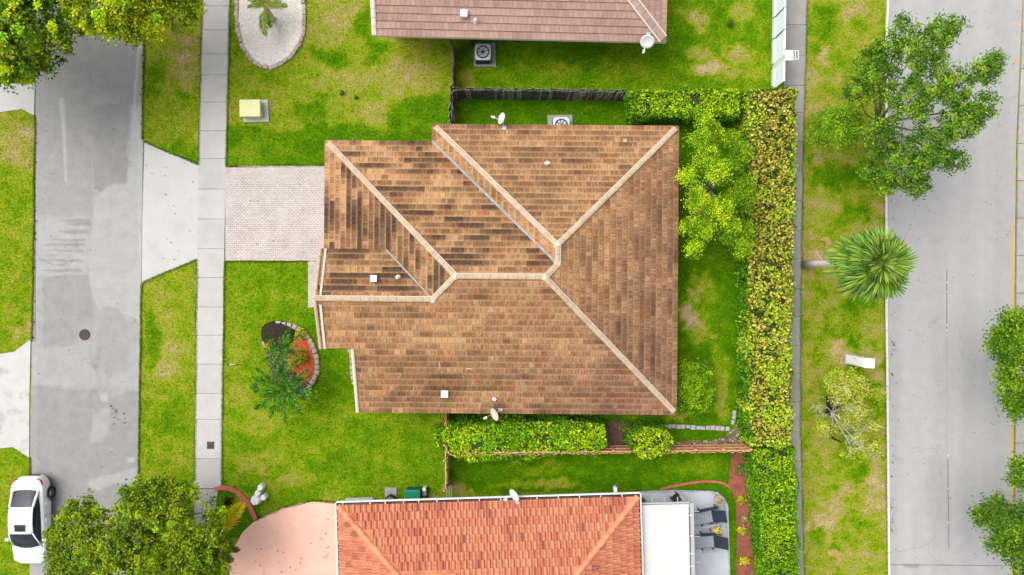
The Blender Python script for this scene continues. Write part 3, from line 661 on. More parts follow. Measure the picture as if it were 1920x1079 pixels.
class Roof:
    """Tiles the slopes of one roof. Units: metres in the house's own frame."""
    def __init__(s, root, part, mat, pitch, expo, width, lift, kind, nvar, dark, deck_mat, origin, seed=1):
        s.mat = mat; s.p = pitch; s.e = expo; s.w = width; s.lift = lift; s.kind = kind; s.dark = dark; s.seed = seed
        s.r = random.Random(seed); s.full = []; s.m = MB(); s.root = root; s.deck_mat = deck_mat; s.origin = origin
        s.roof = MB(); s.part = part; s.nvar = nvar; s.ang = math.atan(pitch); s.decks = []
    def z(s, P, eave, d): return eave[2] - ((P[0] - eave[0]) * d[0] + (P[1] - eave[1]) * d[1]) * s.p
    def profile(s):
        """heights across one tile, as (fraction of width, height)"""
        if s.kind == 'barrel':
            return [(0, .010), (.34, .010), (.40, .075), (.60, .115), (.80, .075), (.86, .010), (1, .010)]
        return [(0, 0), (1, 0)]
    def plane(s, pts, eave, d):
        pts = u2(pts); eave = (eave[0] / S, eave[1] / S, eave[2])
        sx = (-d[1], d[0])        # along the eave, so that (s, t up-slope) is right-handed
        up = (-d[0], -d[1])
        sx = (up[1], -up[0])
        loc = [((p[0] - eave[0]) * sx[0] + (p[1] - eave[1]) * sx[1], (p[0] - eave[0]) * up[0] + (p[1] - eave[1]) * up[1]) for p in pts]
        if sum(loc[i][0] * loc[(i + 1) % len(loc)][1] - loc[(i + 1) % len(loc)][0] * loc[i][1] for i in range(len(loc))) < 0: loc = loc[::-1]; pts = pts[::-1]
        zf = lambda x, y: s.z((x, y), eave, d)
        s.roof.prism(pts, lambda x, y: zf(x, y) - .14, lambda x, y: zf(x, y) - .004, bottom=True)
        ca, sa = math.cos(s.ang), math.sin(s.ang)
        N = Vector((-up[0] * sa, -up[1] * sa, ca)); U = Vector((up[0] * ca, up[1] * ca, sa)); X = Vector((sx[0], sx[1], 0))
        O = Vector(eave)
        def P3(a, t, h): return O + X * a + U * (t / ca) + N * h
        s0 = min(p[0] for p in loc); s1 = max(p[0] for p in loc); t0 = min(p[1] for p in loc); t1 = max(p[1] for p in loc)
        row = 0; t = math.floor(t0 / s.e) * s.e
        prof = s.profile()
        while t < t1:
            a = s0 - s.w * (.5 if row % 2 else 0) - s.w * s.r.random() * (.3 if s.kind != 'barrel' else 0)
            while a < s1:
                c = clip_rect(loc, a, a + s.w, t, t + s.e)
                if len(c) >= 3:
                    A = area(c)
                    if A > .004:
                        wx = O.x + sx[0] * a + up[0] * t; wy = O.y + sx[1] * a + up[1] * t
                        dk = s.dark(a, row, wx, wy, s.r)
                        if A > .985 * s.w * s.e: s.full.append((P3(a, t, 0), X, U, N, dk))
                        else: s.piece(c, a, t, dk, P3)
                a += s.w
            t += s.e; row += 1
        return s
    def hgt(s, q, t):  # lifted at the lower edge
        return .006 + s.lift * (1 - q / s.e)
    def piece(s, c, a, t, dk, P3):
        m = s.m; m.tint = dk
        top = [P3(p[0], p[1], s.hgt(p[1] - t, t) + (.03 if s.kind == 'barrel' else 0)) for p in c]; bot = [P3(p[0], p[1], 0) for p in c]; n = len(c)
        uv = [(p[0], (p[1] - t) / s.e) for p in c] * 2
        m.add(bot + top, [tuple(range(n, 2 * n))] + [(i, (i + 1) % n, n + (i + 1) % n, n + i) for i in range(n)], uv)
    def tile_shape(s, dk, uo):
        m = MB(); m.tint = dk; prof = s.profile(); L = s.e / math.cos(s.ang); g = .004; n = len(prof)
        vs, uv = [], []
        for fr, h in prof:
            x = g + fr * (s.w - 2 * g)
            for y, hh, k in ((0, 0, 0), (0, .006 + s.lift, 1), (L + .02, .006, 2), (L + .02, 0, 3)):
                vs.append((x, y, hh + (h if k in (1, 2) else 0))); uv.append((uo[0] + x, y / L))
        fs = []
        for i in range(n - 1):
            b_ = 4 * i; fs += [(b_, b_ + 4, b_ + 5, b_ + 1), (b_ + 1, b_ + 5, b_ + 6, b_ + 2)]
        fs += [(0, 1, 2, 3), (4 * n - 1, 4 * n - 2, 4 * n - 3, 4 * n - 4)]
        m.add(vs, fs, uv); return m
    def finish(s, camera_local, most=300, name='roof_tile'):
        o = s.roof.build(s.part, s.deck_mat, s.root)
        s.full.sort(key=lambda q: (Vector(camera_local) - q[0]).length)
        bank = [s.tile_shape(k / (s.nvar - 1), (s.r.uniform(0, 40), s.r.uniform(0, 40))).mesh(name) for k in range(s.nvar) ]
        bank2 = [s.tile_shape(k / (s.nvar - 1), (s.r.uniform(0, 40), s.r.uniform(0, 40))).mesh(name) for k in range(s.nvar) ]
        for me in bank + bank2: me.materials.append(s.mat)
        for q, (P, X, U, N, dk) in enumerate(s.full):
            wob = s.r.uniform(-.006, .006)
            if q < most:
                me = (bank, bank2)[s.r.random() < .5][min(s.nvar - 1, max(0, round(dk * (s.nvar - 1))))]
                t = bpy.data.objects.new(name, me); C.objects.link(t); t.parent = o
                t.matrix_local = Matrix(((X.x, U.x, N.x, P.x), (X.y, U.y, N.y, P.y), (X.z, U.z, N.z, P.z + wob), (0, 0, 0, 1)))
            else:
                sh = s.tile_shape(dk, (s.r.uniform(0, 40), s.r.uniform(0, 40)))
                s.m.tint = dk
                s.m.add([P + X * v[0] + U * v[1] + N * (v[2] + (wob if v[2] > 0 else 0)) for v in sh.v], sh.f, sh.uv)
        if s.m.v:
            j = s.m.build('roof_tile_field', s.mat, o); j['kind'] = 'stuff'
        return o

def cap_run(parent, a, b_, w, h, L, mat, name='ridge_cap', r=None, shape='flat', taper=.02, lift=.05, ends=True):
    """A run of separate cap pieces along the line a-b (metres)."""
    a, b_ = Vector(a), Vector(b_); d = b_ - a; n = max(1, round(d.length / L)); r = r or random.Random(1)
    X = d.normalized(); Yv = Vector((-X.y, X.x, 0)).normalized(); Z = X.cross(Yv)
    bank = []
    for v in range(4):
        m = MB(); m.tint = .25 + v * .25; l = d.length / n
        if shape == 'flat': sec = [(-.5, -.45), (-.5, .25), (-.36, .72), (0, 1), (.36, .72), (.5, .25), (.5, -.45)]
        else: sec = [(-.5, -.3), (-.46, .3), (-.3, .78), (0, 1), (.3, .78), (.46, .3), (.5, -.3)]
        k = len(sec); vs = []
        for x, sc, dz in ((0, 1.0 + taper, .012), (l - .012, 1.0 - taper, 0)):
            vs += [(x, q[0] * w * sc, q[1] * h * sc + dz) for q in sec]
        fs = [(i, k + i, k + i + 1, i + 1) for i in range(k - 1)] + [tuple(range(k)), tuple(range(2 * k - 1, k - 1, -1))]
        m.add(vs, fs); me = m.mesh(name); me.materials.append(mat); bank.append(me)
    for i in range(n):
        o = bpy.data.objects.new(name, bank[r.randrange(4)]); C.objects.link(o); o.parent = parent
        p = a + d * (i / n) + Vector((0, 0, lift))
        o.matrix_local = Matrix(((X.x, Yv.x, Z.x, p.x), (X.y, Yv.y, Z.y, p.y), (X.z, Yv.z, Z.z, p.z), (0, 0, 0, 1)))

def strip3(parent, name, a, b_, w, h, mat, lift=0.0, off=0.0):
    a, b_ = Vector(a), Vector(b_); d = b_ - a; X = d.normalized(); Yv = Vector((-X.y, X.x, 0)).normalized(); Z = X.cross(Yv)
    Mx = Matrix(((X.x, Yv.x, Z.x, a.x), (X.y, Yv.y, Z.y, a.y), (X.z, Yv.z, Z.z, a.z + lift), (0, 0, 0, 1)))
    m = MB(); m.box(0, d.length, off - w / 2, off + w / 2, 0, h, Mx, cham=min(.01, h * .3)); return m.build(name, mat, parent)

def window_part(parent, cx, cy, z, w, h, nx, ny):
    """window with frame, two panes and a sill on a wall facing (nx, ny)"""
    A = math.atan2(ny, nx); Mx = T(cx, cy, z) @ RZ(A)
    m = MB()
    for y0, y1, z0, z1 in ((-w / 2, w / 2, -h / 2, -h / 2 + .06), (-w / 2, w / 2, h / 2 - .06, h / 2), (-w / 2, -w / 2 + .06, -h / 2 + .06, h / 2 - .06), (w / 2 - .06, w / 2, -h / 2 + .06, h / 2 - .06), (-.03, .03, -h / 2 + .06, h / 2 - .06)):
        m.box(-.02, .05, y0, y1, z0, z1, Mx)
    f = m.build('window', M['white_paint'], parent)
    for s_ in (-1, 1):
        g = MB(); y0, y1 = sorted((s_ * .035, s_ * (w / 2 - .065))); g.box(0, .02, y0, y1, -h / 2 + .065, h / 2 - .065, Mx); g.build('pane', M['glass'], f)
    g = MB(); g.box(-.02, .12, -w / 2 - .05, w / 2 + .05, -h / 2 - .08, -h / 2 - .003, Mx); g.build('sill', M['cream'], f)
    return f

def vent_box(parent, P, w=.34, name='roof_vent', mat='white_paint'):
    m = MB(); x, y, z = P; m.box(x - w * .42, x + w * .42, y - w * .42, y + w * .42, z - .2, z + .16); m.box(x - w / 2, x + w / 2, y - w / 2, y + w / 2, z + .163, z + .22, cham=.02)
    return m.build(name, M[mat], parent)
def vent_pipe(parent, P, r=.055, flange=.15, mat='white_paint'):
    x, y, z = P; m = MB()
    m.lathe([(flange, -.1), (flange, .03), (r * 1.5, .06), (r * 1.2, .1), (r * 1.2, .3), (r * .7, .3), (r * .7, .2)], 16, T(x, y, z)); return m.build('vent_pipe', M[mat], parent)

# ---- brown house -------------------------------------------------
bh = thing('brown_house', 'house in the middle with the weathered brown hip roof and cream ridges', 'house', (0, 0, 0), math.radians(-.45))
PB = .38; ZE = 2.9
cam_l = (0, 0, H)
def zb(v, eave): return ZE + abs(v - eave) / S * PB
def dark_brown(a, row, x, y, r):
    n = float(vnoise(np.array(a / .72 + row * 13.7), np.array(row * 5.31), 5))
    reg = float(fbm(np.array(x * .16 + 3), np.array(y * .16), 11, 3))
    west = SLOPE[0] in ('garage north', 'garage west', 'gable')
    t = .40 + (.85 if west else .42) * (n - .42) + .3 * (reg - .5)
    if west and n > .60: t += .28 * r.uniform(.4, 1.2)
    px_, py_ = x * S / .87 + 960, 539.5 - y * S / .87
    if west: t += .22 * math.exp(-((px_ - 950) / 110) ** 2 - ((py_ - 430) / 60) ** 2) + .26 * math.exp(-((px_ - 690) / 60) ** 2 - ((py_ - 420) / 60) ** 2)
    if SLOPE[0] == 'south' and x < 0 and y > -3.6: t -= .16 * min(1, -x / 4)
    if SLOPE[0] == 'north wing west': t -= .10
    if SLOPE[0] == 'east': t = .42 + .40 * (n - .45) + .3 * (reg - .5)
    if not west and n > .80: t += .12
    return min(1, max(0, t + r.uniform(-1, 1) * (.15 if west else .10)))
SLOPE = ['']
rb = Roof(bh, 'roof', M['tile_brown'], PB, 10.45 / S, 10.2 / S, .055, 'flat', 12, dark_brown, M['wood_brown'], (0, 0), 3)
Cc, D, E, F = (-140, 281.3), (286, 281.3), (286, -217.5), (-265, -217.5)
R1, R2, R3, R4, R5 = (73, 68.3), (73, 38.7), (51.4, 17.1), (-90.5, 17.1), (-128, -20.4)
A_, B_ = (-325, 251.7), (-140, 251.7)
VV = (-210.5, 61.9)
SLOPE[0] = 'north wing'; rb.plane([Cc, D, R1], (0, 281.3, ZE), (0, 1))
SLOPE[0] = 'east'; rb.plane([D, E, R3, R2, R1], (286, 0, ZE), (1, 0))
SLOPE[0] = 'south'; rb.plane([E, F, (-265, -104), (-318, -104), (-318, -20.4), R5, R4, R3], (0, -217.5, ZE), (0, -1))
SLOPE[0] = 'north wing west'; rb.plane([Cc, R1, R2, B_], (-140, 260, ZE), (-1, 0))
SLOPE[0] = 'garage north'; rb.plane([A_, B_, R2, R3, R4], (0, 251.7, ZE), (0, 1))
SLOPE[0] = 'garage west'; rb.plane([A_, R4, R5, VV, (-210.5, 58), (-325, 58)], (-325, 100, ZE), (-1, 0))
zg = zb(-20.4, -217.5)
SLOPE[0] = 'gable'; rb.plane([(-318, -20.4), R5, VV, (-318, 61.9)], (-300, -20.4, zg), (0, 1))
roof_b = rb.finish(cam_l)
def p3(P, z): return (P[0] / S, P[1] / S, z)
z1 = ZE + (281.3 - 68.3) / S * PB; z3 = ZE + (251.7 - 17.1) / S * PB; z5 = zg
caps = [(p3(Cc, ZE), p3(R1, z1)), (p3(D, ZE), p3(R1, z1)), (p3(R1, z1), p3(R2, z1)), (p3(R2, z1), p3(R3, z3)), (p3(E, ZE), p3(R3, z3)), (p3(R4, z3), p3(R3, z3)), (p3(A_, ZE), p3(R4, z3)), (p3(R5, z5), p3(R4, z3)), (p3((-318, -20.4), z5), p3(R5, z5))]
rr = random.Random(8)
for i, (a, b_) in enumerate(caps):
    w = .235
    if i in (0, 1, 4, 6): dv = (Vector(b_) - Vector(a)).normalized(); a = tuple(Vector(a) + dv * .22)
    cap_run(roof_b, a, b_, w, .05, .42, M['ridge'], r=rr, lift=.05)
    sgn = 1 if i in (0, 2, 3, 5, 6, 7, 8) else -1
    off = .136 * sgn
    strip3(roof_b, 'mortar_bed', a, b_, .045, .05, M['mortar'], .015, off)
for P in (p3(R1, z1), p3(R2, z1), p3(R3, z3), p3(R4, z3), p3(R5, z5)):
    m = MB(); m.lathe([(.19, -.08), (.17, .05), (.10, .09), (.02, .10)], 9, T(*P)); m.build('mortar_cap', M['mortar'], roof_b)
strip3(roof_b, 'valley_flashing', p3(B_, ZE), p3(R2, z1), .13, .03, M['flashing'], .052)
strip3(roof_b, 'valley_flashing', p3(VV, ZE + (VV[0] + 325) / S * PB), p3(R5, z5), .09, .03, M['flashing'], .052)
def barge(parent, a, b_, n, w, mat_out, mat_in):
    cap_run(parent, a, b_, w, .06, .40, mat_out, 'barge_tile', lift=.06, taper=.01)
barge(roof_b, p3((-319.5, 61.9), zg - 82.3 / S * PB), p3((-319.5, -20.4), zg), 1, .16, M['ridge'], None)
strip3(roof_b, 'mortar_bed', p3((-310.5, 61.9), zg - 82.3 / S * PB), p3((-310.5, -20.4), zg), .10, .06, M['mortar'], .03)
barge(roof_b, p3((-318, -104), ZE + 113.5 / S * PB), p3((-319.5, -22), zg), 1, .16, M['ridge'], None)
strip3(roof_b, 'mortar_bed', p3((-311, -104), ZE + 113.5 / S * PB), p3((-311, -30), zg - .1), .12, .06, M['mortar'], .03)
barge(roof_b, p3((-265, -217.5), ZE), p3((-265, -104), ZE + 113.5 / S * PB), 1, .17, M['mortar'], None)
# fascia boards
fas = MB()
outl = u2([Cc, D, E, F])
for a, b_ in ((Cc, D), (D, E), (E, F), (A_, B_)):
    strip3(bh, 'fascia', p3(a, ZE - .17), p3(b_, ZE - .17), .025, .15, M['white_paint'])
strip3(bh, 'fascia', p3(A_, ZE - .17), p3((-325, 62), ZE - .17), .025, .15, M['white_paint'])
# walls with openings
wl_ = MB(); ins = .62 * S
wall_poly = [(-140 + ins, 281.3 - ins), (286 - ins, 281.3 - ins), (286 - ins, -217.5 + ins), (-265 + ins * .5, -217.5 + ins), (-265 + ins * .5, -104 + ins * .3), (-300, -104 + ins * .3), (-300, 45), (-325 + ins, 45), (-325 + ins, 251.7 - ins), (-140 + ins, 251.7 - ins)]
wl_.prism(u2(wall_poly), 0, ZE + .12, top=False)
wall_b = wl_.build('wall', M['cream'], bh)
window_part(bh, 1.5, (281.3 - ins) / S + .003, 1.5, 1.6, 1.2, 0, 1); window_part(bh, 5.5, (281.3 - ins) / S + .003, 1.5, 1.2, 1.2, 0, 1)
window_part(bh, (286 - ins) / S + .003, 4.5, 1.5, 1.6, 1.2, 1, 0); window_part(bh, (286 - ins) / S + .003, -3.2, 1.3, 2.2, 1.8, 1, 0)
window_part(bh, -3, (-217.5 + ins) / S - .003, 1.5, 1.4, 1.2, 0, -1); window_part(bh, 4, (-217.5 + ins) / S - .003, 1.5, 1.4, 1.2, 0, -1)
window_part(bh, -300 / S - .003, -2.2, 1.5, 1.2, 1.2, -1, 0)
gd = MB(); gx0 = (-325 + ins) / S
for k in range(4): gd.box(gx0 - .05, gx0 - .004, 2.0, 6.4, .05 + k * .56, .05 + k * .56 + .545, cham=.008)
gd.build('garage_door', M['white_paint'], bh)
dr = MB(); dr.box(-300 / S - .05, -300 / S - .003, .0, .95, .05, 2.1, cham=.01); d_ = dr.build('front_door', M['wood_brown'], bh)
hd = MB(); hd.lathe([(.03, 0), (.035, .03), (.01, .05)], 10, T(-300 / S - .05, .15, 1.05) @ Matrix.Rotation(-math.pi / 2, 4, 'Y')); hd.build('handle', M['grey_metal'], d_)
# roof vents: placed on their slopes
def on_px(px, py, z0):
    return W(px, py, z0)
def zsouth(v): return ZE + (v * S + 217.5) / S * PB
P = W(703, 525, 4.6); vent_box(bh, (P[0], P[1], zg - (P[1] * S + 20.4) / S * PB + .02), .32)
P = W(747, 522, 4.6); vent_pipe(bh, (P[0], P[1], zg - (P[1] * S + 20.4) / S * PB), .05, .12)
P = W(1025, 306, 3.9); vent_pipe(bh, (P[0], P[1], ZE + (281.3 / S - P[1]) * PB), .06, .15)
P = W(1170, 263, 3.3); vent_box(bh, (P[0], P[1], ZE + (281.3 / S - P[1]) * PB - .06), .18, 'vent_cap', 'ridge')
P = W(836, 739, 3.3); vent_box(bh, (P[0], P[1], zsouth(P[1]) + .05), .36)
P = W(929, 748, 3.2); vent_pipe(bh, (P[0], P[1], zsouth(P[1])), .06, .12)

# ---- pink-tiled house at the top ----------------------------------
ph = thing('pink_house', 'neighbouring house with the plain pinkish-brown tile roof beside the dark picket fence', 'house', (0, 0, 0), 0)
a_t = math.radians(-1.36)
piv = W(975, 73.5, ZE)
ph.location = (piv[0], piv[1], 0); ph.rotation_euler = (0, 0, a_t)
def dark_pink(a, row, x, y, r): return min(1, max(0, .30 + .5 * (float(fbm(np.array(a * .7), np.array(row * 1.3), 21, 2)) - .5) + r.uniform(-.14, .14)))
rp = Roof(ph, 'roof', M['tile_pink'], PB, 11.6 / S, 8.3 / S, .065, 'flat', 8, dark_pink, M['wood_brown'], (0, 0), 5)
hw = 252; gd_ = 215
SWp, SEp, Apx, Rgw = (-hw, 0), (hw, 0), (hw - gd_, gd_), (-hw, gd_)
NEp, NWp = (hw, 2 * gd_), (-hw, 2 * gd_)
rp.plane([SWp, SEp, Apx, Rgw], (0, 0, ZE), (0, -1))
rp.plane([SEp, NEp, Apx], (hw, 0, ZE), (1, 0))
rp.plane([NEp, NWp, Rgw, Apx], (0, 2 * gd_, ZE), (0, 1))
roof_p = rp.finish((-piv[0], -piv[1], H))
zr = ZE + gd_ / S * PB
for a, b_ in ((p3(SEp, ZE), p3(Apx, zr)), (p3(NEp, ZE), p3(Apx, zr)), (p3(Rgw, zr), p3(Apx, zr))):
    a = tuple(Vector(a) + (Vector(b_) - Vector(a)).normalized() * .2)
    cap_run(roof_p, a, b_, .40, .06, .42, M['pink_cap'], r=rr, lift=.045)
    strip3(roof_p, 'mortar_bed', a, b_, .08, .06, M['mortar'], .02, .22); strip3(roof_p, 'mortar_bed', a, b_, .08, .06, M['mortar'], .02, -.22)
for a, b_ in ((p3((-hw, 0), ZE), p3((-hw, gd_), zr)), (p3((-hw, 2 * gd_), ZE), p3((-hw, gd_), zr))):
    cap_run(roof_p, a, b_, .25, .06, .42, M['mortar'], 'barge_tile', r=rr, lift=.06)
for a, b_ in ((SWp, SEp), (SEp, NEp)): strip3(ph, 'fascia', p3(a, ZE - .17), p3(b_, ZE - .17), .03, .15, M['mortar'])
ins = 1.0 * S; m = MB(); m.prism(u2([(-hw + ins * .4, ins), (hw - ins, ins), (hw - ins, 2 * gd_ - ins), (-hw + ins * .4, 2 * gd_ - ins)]), 0, ZE + .1, top=False); m.build('wall', M['cream'], ph)
for x_, w_ in ((-5.2, 1.4), (-2.6, 1.2), (2.2, 1.6), (5.0, 1.2)): window_part(ph, x_, ins / S - .003, 1.6, w_, 1.2, 0, -1)
def loc_of(root, P): return root.matrix_basis.inverted() @ Vector(P)
P = loc_of(ph, W(870, 25, 3.5)); vent_box(ph, (P.x, P.y, ZE + P.y * PB + .04), .36)
P = loc_of(ph, W(891, 38, 3.4)); vent_pipe(ph, (P.x, P.y, ZE + P.y * PB + .02), .06, .11)

# ---- orange-tiled house at the bottom --------------------------------
oh = thing('orange_house', 'neighbouring house with the bright orange barrel tile roof and white gutters', 'house', (0, 0, 0), math.radians(1.75))
piv = W(915, 935.5, ZE); oh.location = (piv[0], piv[1], 0)
def dark_or(a, row, x, y, r):
    t = .30 + .2 * (float(fbm(np.array(a * .9), np.array(row * 1.7), 31, 2)) - .5) + r.uniform(-.12, .12)
    if r.random() < .07: t += .30
    return min(1, max(0, t))
ro = Roof(oh, 'roof', M['tile_orange'], PB, 12.6 / S, 9.9 / S, .09, 'barrel', 10, dark_or, M['wood_brown'], (0, 0), 7)
hw = 259; w1 = 110
NWo, NEo = (-hw, -4), (hw, -4)
O1, O2, O3 = (-hw + w1, -4 - w1), (-hw + w1 + 94, -4 - w1), (hw - 205, -209)
O2b = (-hw + w1 + 94 + 95, -209)
ro.plane([NWo, NEo, O3, O2b, O2, O1], (0, -4, ZE), (0, 1))
ro.plane([NWo, O1, (-hw, -4 - 2 * w1)], (-hw, 0, ZE), (-1, 0))
ro.plane([NEo, (hw, -414), O3], (hw, 0, ZE), (1, 0))
ro.plane([O1, O2, (-165, -4 - 2 * w1), (-hw, -4 - 2 * w1)], (0, -4 - 2 * w1, ZE), (0, -1))
ro.plane([O2b, O2, (-165, -4 - 2 * w1), (-165, -414)], (-165, 0, ZE), (-1, 0))
ro.plane([O2b, O3, (hw, -414), (-165, -414)], (0, -414, ZE), (0, -1))
roof_o = ro.finish((-piv[0], -piv[1], H))
z1o = ZE + w1 / S * PB; z3o = ZE + 205 / S * PB
for a, b_ in ((p3(NWo, ZE), p3(O1, z1o)), (p3(O1, z1o), p3(O2, z1o)), (p3(NEo, ZE), p3(O3, z3o)), (p3(O2, z1o), p3(O2b, z3o)), (p3(O2b, z3o), p3(O3, z3o)), (p3((hw, -414), ZE), p3(O3, z3o)), (p3((-165, -414), ZE), p3(O2b, z3o))):
    cap_run(roof_o, a, b_, .30, .15, .40, M['cap_orange'], r=rr, shape='round', taper=.05, lift=.05)
# gutters: white lip and straps, trough coloured dark for its inner shadow
def gutter(parent, a, b_, outward, straps):
    a, b_ = Vector(a), Vector(b_); d = (b_ - a); X = d.normalized(); Yv = Vector((outward[0], outward[1], 0)); Z = Vector((0, 0, 1))
    Mx = Matrix(((X.x, Yv.x, 0, a.x), (X.y, Yv.y, 0, a.y), (0, 0, 1, a.z), (0, 0, 0, 1)))
    m = MB(); m.box(0, d.length, .02, .13, -.12, -.10, Mx); m.box(0, d.length, 0, .02, -.12, -.03, Mx); tr_ = m
    m = MB(); m.box(0, d.length, .095, .165, -.098, .015, Mx)
    g = m.build('gutter', M['white_paint'], parent); tr_.build('trough', M['iron'], g)
    for k in straps:
        m = MB(); m.box(k * d.length, k * d.length + .045, -.05, .10, .016, .028, Mx); m.build('strap', M['white_paint'], g)
    return g
gutter(oh, p3((-hw - 4, -2.6), ZE - .03), p3((hw + 4, -2.6), ZE - .03), (0, 1), [.02, .11, .16, .22, .27, .33, .40, .47, .54, .60, .66, .73, .80, .87, .94])
gutter(oh, p3((-hw - 1, -226), ZE - .03), p3((-hw - 1, 0.5), ZE - .03), (-1, 0), [.1, .3, .5, .7, .9])
gutter(oh, p3((hw + 1, -416), ZE - .03), p3((hw + 1, 0.5), ZE - .03), (1, 0), [.1, .3, .5, .7, .9])
ins = .7 * S; m = MB(); m.prism(u2([(-hw + ins, -4 - ins), (hw - ins, -4 - ins), (hw - ins, -414 + ins), (-165 + ins, -414 + ins), (-165 + ins, -224 + ins), (-hw + ins, -224 + ins)]), 0, ZE + .1, top=False); m.build('wall', M['cream'], oh)
for x_ in (-3.5, 1.0, 4.6): window_part(oh, x_, (-4 - ins) / S + .003, 1.6, 1.3, 1.2, 0, 1)
P = loc_of(oh, W(1154, 918, 2.8)); m = MB(); m.box(P.x - .07, P.x + .07, P.y - .12, P.y + .10, 2.45, 2.83); m.build('downpipe_head', M['white_paint'], oh)

# white flat patio roof
pr = thing('patio_roof', 'flat white insulated patio roof attached to the orange-roofed house', 'patio roof', W(1247, 1010, 0), 0)
ZP = 2.55
def prl(px, py, z=ZP):
    x, y, _ = W(px, py, z); return (x - pr.location.x, y - pr.location.y)
c1 = prl(1201, 948); c2 = prl(1291, 945.5); c3 = prl(1300, 1400); c4 = prl(1207, 1400)
m = MB(); m.prism([c1, c2, c3, c4], ZP - .1, ZP, bottom=True); m.build('roof_panel', M['white_roof'], pr)
m = MB(); q1 = prl(1294, 944); q2 = prl(1301, 944); q3 = prl(1309, 1400); q4 = prl(1303, 1400); m.prism([q1, q2, q3, q4], ZP - .12, ZP - .02, bottom=True); m.build('gutter', M['grey_metal'], pr)
for py in (966, 1005, 1038, 1062):
    a = prl(1291.8 + (py - 948) * .024, py); m = MB(); m.box(a[0], a[0] + .19, a[1] - .03, a[1] + .03, ZP - .018, ZP + .02); m.build('bracket', M['white_roof'], pr)
m = MB(); q1 = prl(1201, 943.5); q2 = prl(1294, 941.5); q3 = prl(1294, 944.5); q4 = prl(1201, 946.5); m.prism([q1, q2, q3, q4], ZP - .12, ZP - .03, bottom=True); m.build('edge_trim', M['grey_metal'], pr)
for px in (1223, 1246, 1271, 1297):
    a = prl(px, 942); m = MB(); m.box(a[0] - .02, a[0] + .02, a[1] + .0, a[1] + .25, ZP - .10, ZP - .03); m.build('rafter_tail', M['grey_metal'], pr)
for py in (960, 1007, 1056):
    a = prl(1301.5 + (py - 944) * .02, py); m = MB(); m.box(a[0] + .002, a[0] + .27, a[1] - .015, a[1] + .015, ZP - .10, ZP - .05); m.build('rafter_tail', M['grey_metal'], pr)
for px, py in ((1292, 950), (1297, 1170), (1301, 1330)):
    a = prl(px, py); m = MB(); m.box(a[0] - .05, a[0] + .05, a[1] - .05, a[1] + .05, .05, ZP - .125); m.build('post', M['white_paint'], pr)
#==PLANTS==
# ------------------------------------------------------------------ plants
def rand_unit(n, g):
    v = g.normal(size=(n, 3)); return v / (np.linalg.norm(v, axis=1, keepdims=True) + 1e-9)

def leaf_cards(name, c, nrm, length, width, col, mat, parent, g, fold=.12):
    """One folded four-cornered leaf per row of c."""
    n = len(c)
    r = rand_unit(n, g); d = r - nrm * (r * nrm).sum(1, keepdims=True); d /= (np.linalg.norm(d, axis=1, keepdims=True) + 1e-9)
    s = np.cross(nrm, d)
    L = np.asarray(length).reshape(-1, 1) * .5; Wd = np.asarray(width).reshape(-1, 1) * .5
    v = np.stack([c - d * L, c + s * Wd + nrm * Wd * fold * 2, c + d * L, c - s * Wd + nrm * Wd * fold * 2], 1).reshape(-1, 3)
    q = np.arange(4 * n).reshape(n, 4)
    ca = np.ones((n, 4)); ca[:, :3] = np.clip(col, 0, 1)
    me = mesh_np(name, v, q, {'col': ('POINT', 'FLOAT_COLOR', np.repeat(ca, 4, 0))})
    return link(name, me, mat, parent)

def palette(g, n, pal):
    cols = np.array([p[0] for p in pal]); w = np.array([p[1] for p in pal], float); w /= w.sum()
    return cols[g.choice(len(pal), n, p=w)]

def crown(parent, lobes, ncl, per, cl_r, leaf, pal, seed, top_pal=None, shell=.55, flat=.6, jitter=.25, origin=(0, 0, 0), low=-.35, top_share=.2, name='crown', mat=None):
    """Leaves in clumps through the shell of a set of lobes (x, y, z, r, rz)."""
    g = np.random.default_rng(seed)
    lb = np.array(lobes, float); w = lb[:, 3] ** 2; w /= w.sum()
    k = g.choice(len(lb), ncl, p=w)
    u = rand_unit(ncl * 3, g); u = u[u[:, 2] > low][:ncl]
    while len(u) < ncl: u = np.concatenate([u, np.abs(rand_unit(ncl - len(u), g))])
    rad = g.uniform(shell, 1.04, ncl) ** .8
    cen = lb[k, :3] + u * (rad[:, None]) * np.stack([lb[k, 3], lb[k, 3], lb[k, 4]], 1)
    ccol = palette(g, ncl, pal)
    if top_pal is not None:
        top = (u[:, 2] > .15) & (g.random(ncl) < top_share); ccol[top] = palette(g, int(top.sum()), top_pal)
    m = ncl * per
    ci = np.repeat(np.arange(ncl), per)
    spread = g.uniform(.7, 1.3, ncl)
    if top_pal is not None: spread[top] *= .55; cen[top] += u[top] * cl_r * .7
    off = g.normal(size=(m, 3)) * cl_r * np.array([1, 1, flat]) * spread[ci][:, None]
    p = cen[ci] + off
    n = rand_unit(m, g) * .75 + u[ci] * .55 + np.array([0, 0, .55]); n /= np.linalg.norm(n, axis=1, keepdims=True)
    col = ccol[ci] * (1 + g.normal(size=(m, 1)) * jitter) * (1 + g.normal(size=(m, 3)) * .07)
    sz = leaf * g.uniform(.65, 1.3, m)
    o = leaf_cards(name, p - np.array(origin), n, sz, sz * .58, np.clip(col, .002, .8), mat or M['leaf'], parent, g)
    return o, cen - np.array(origin)

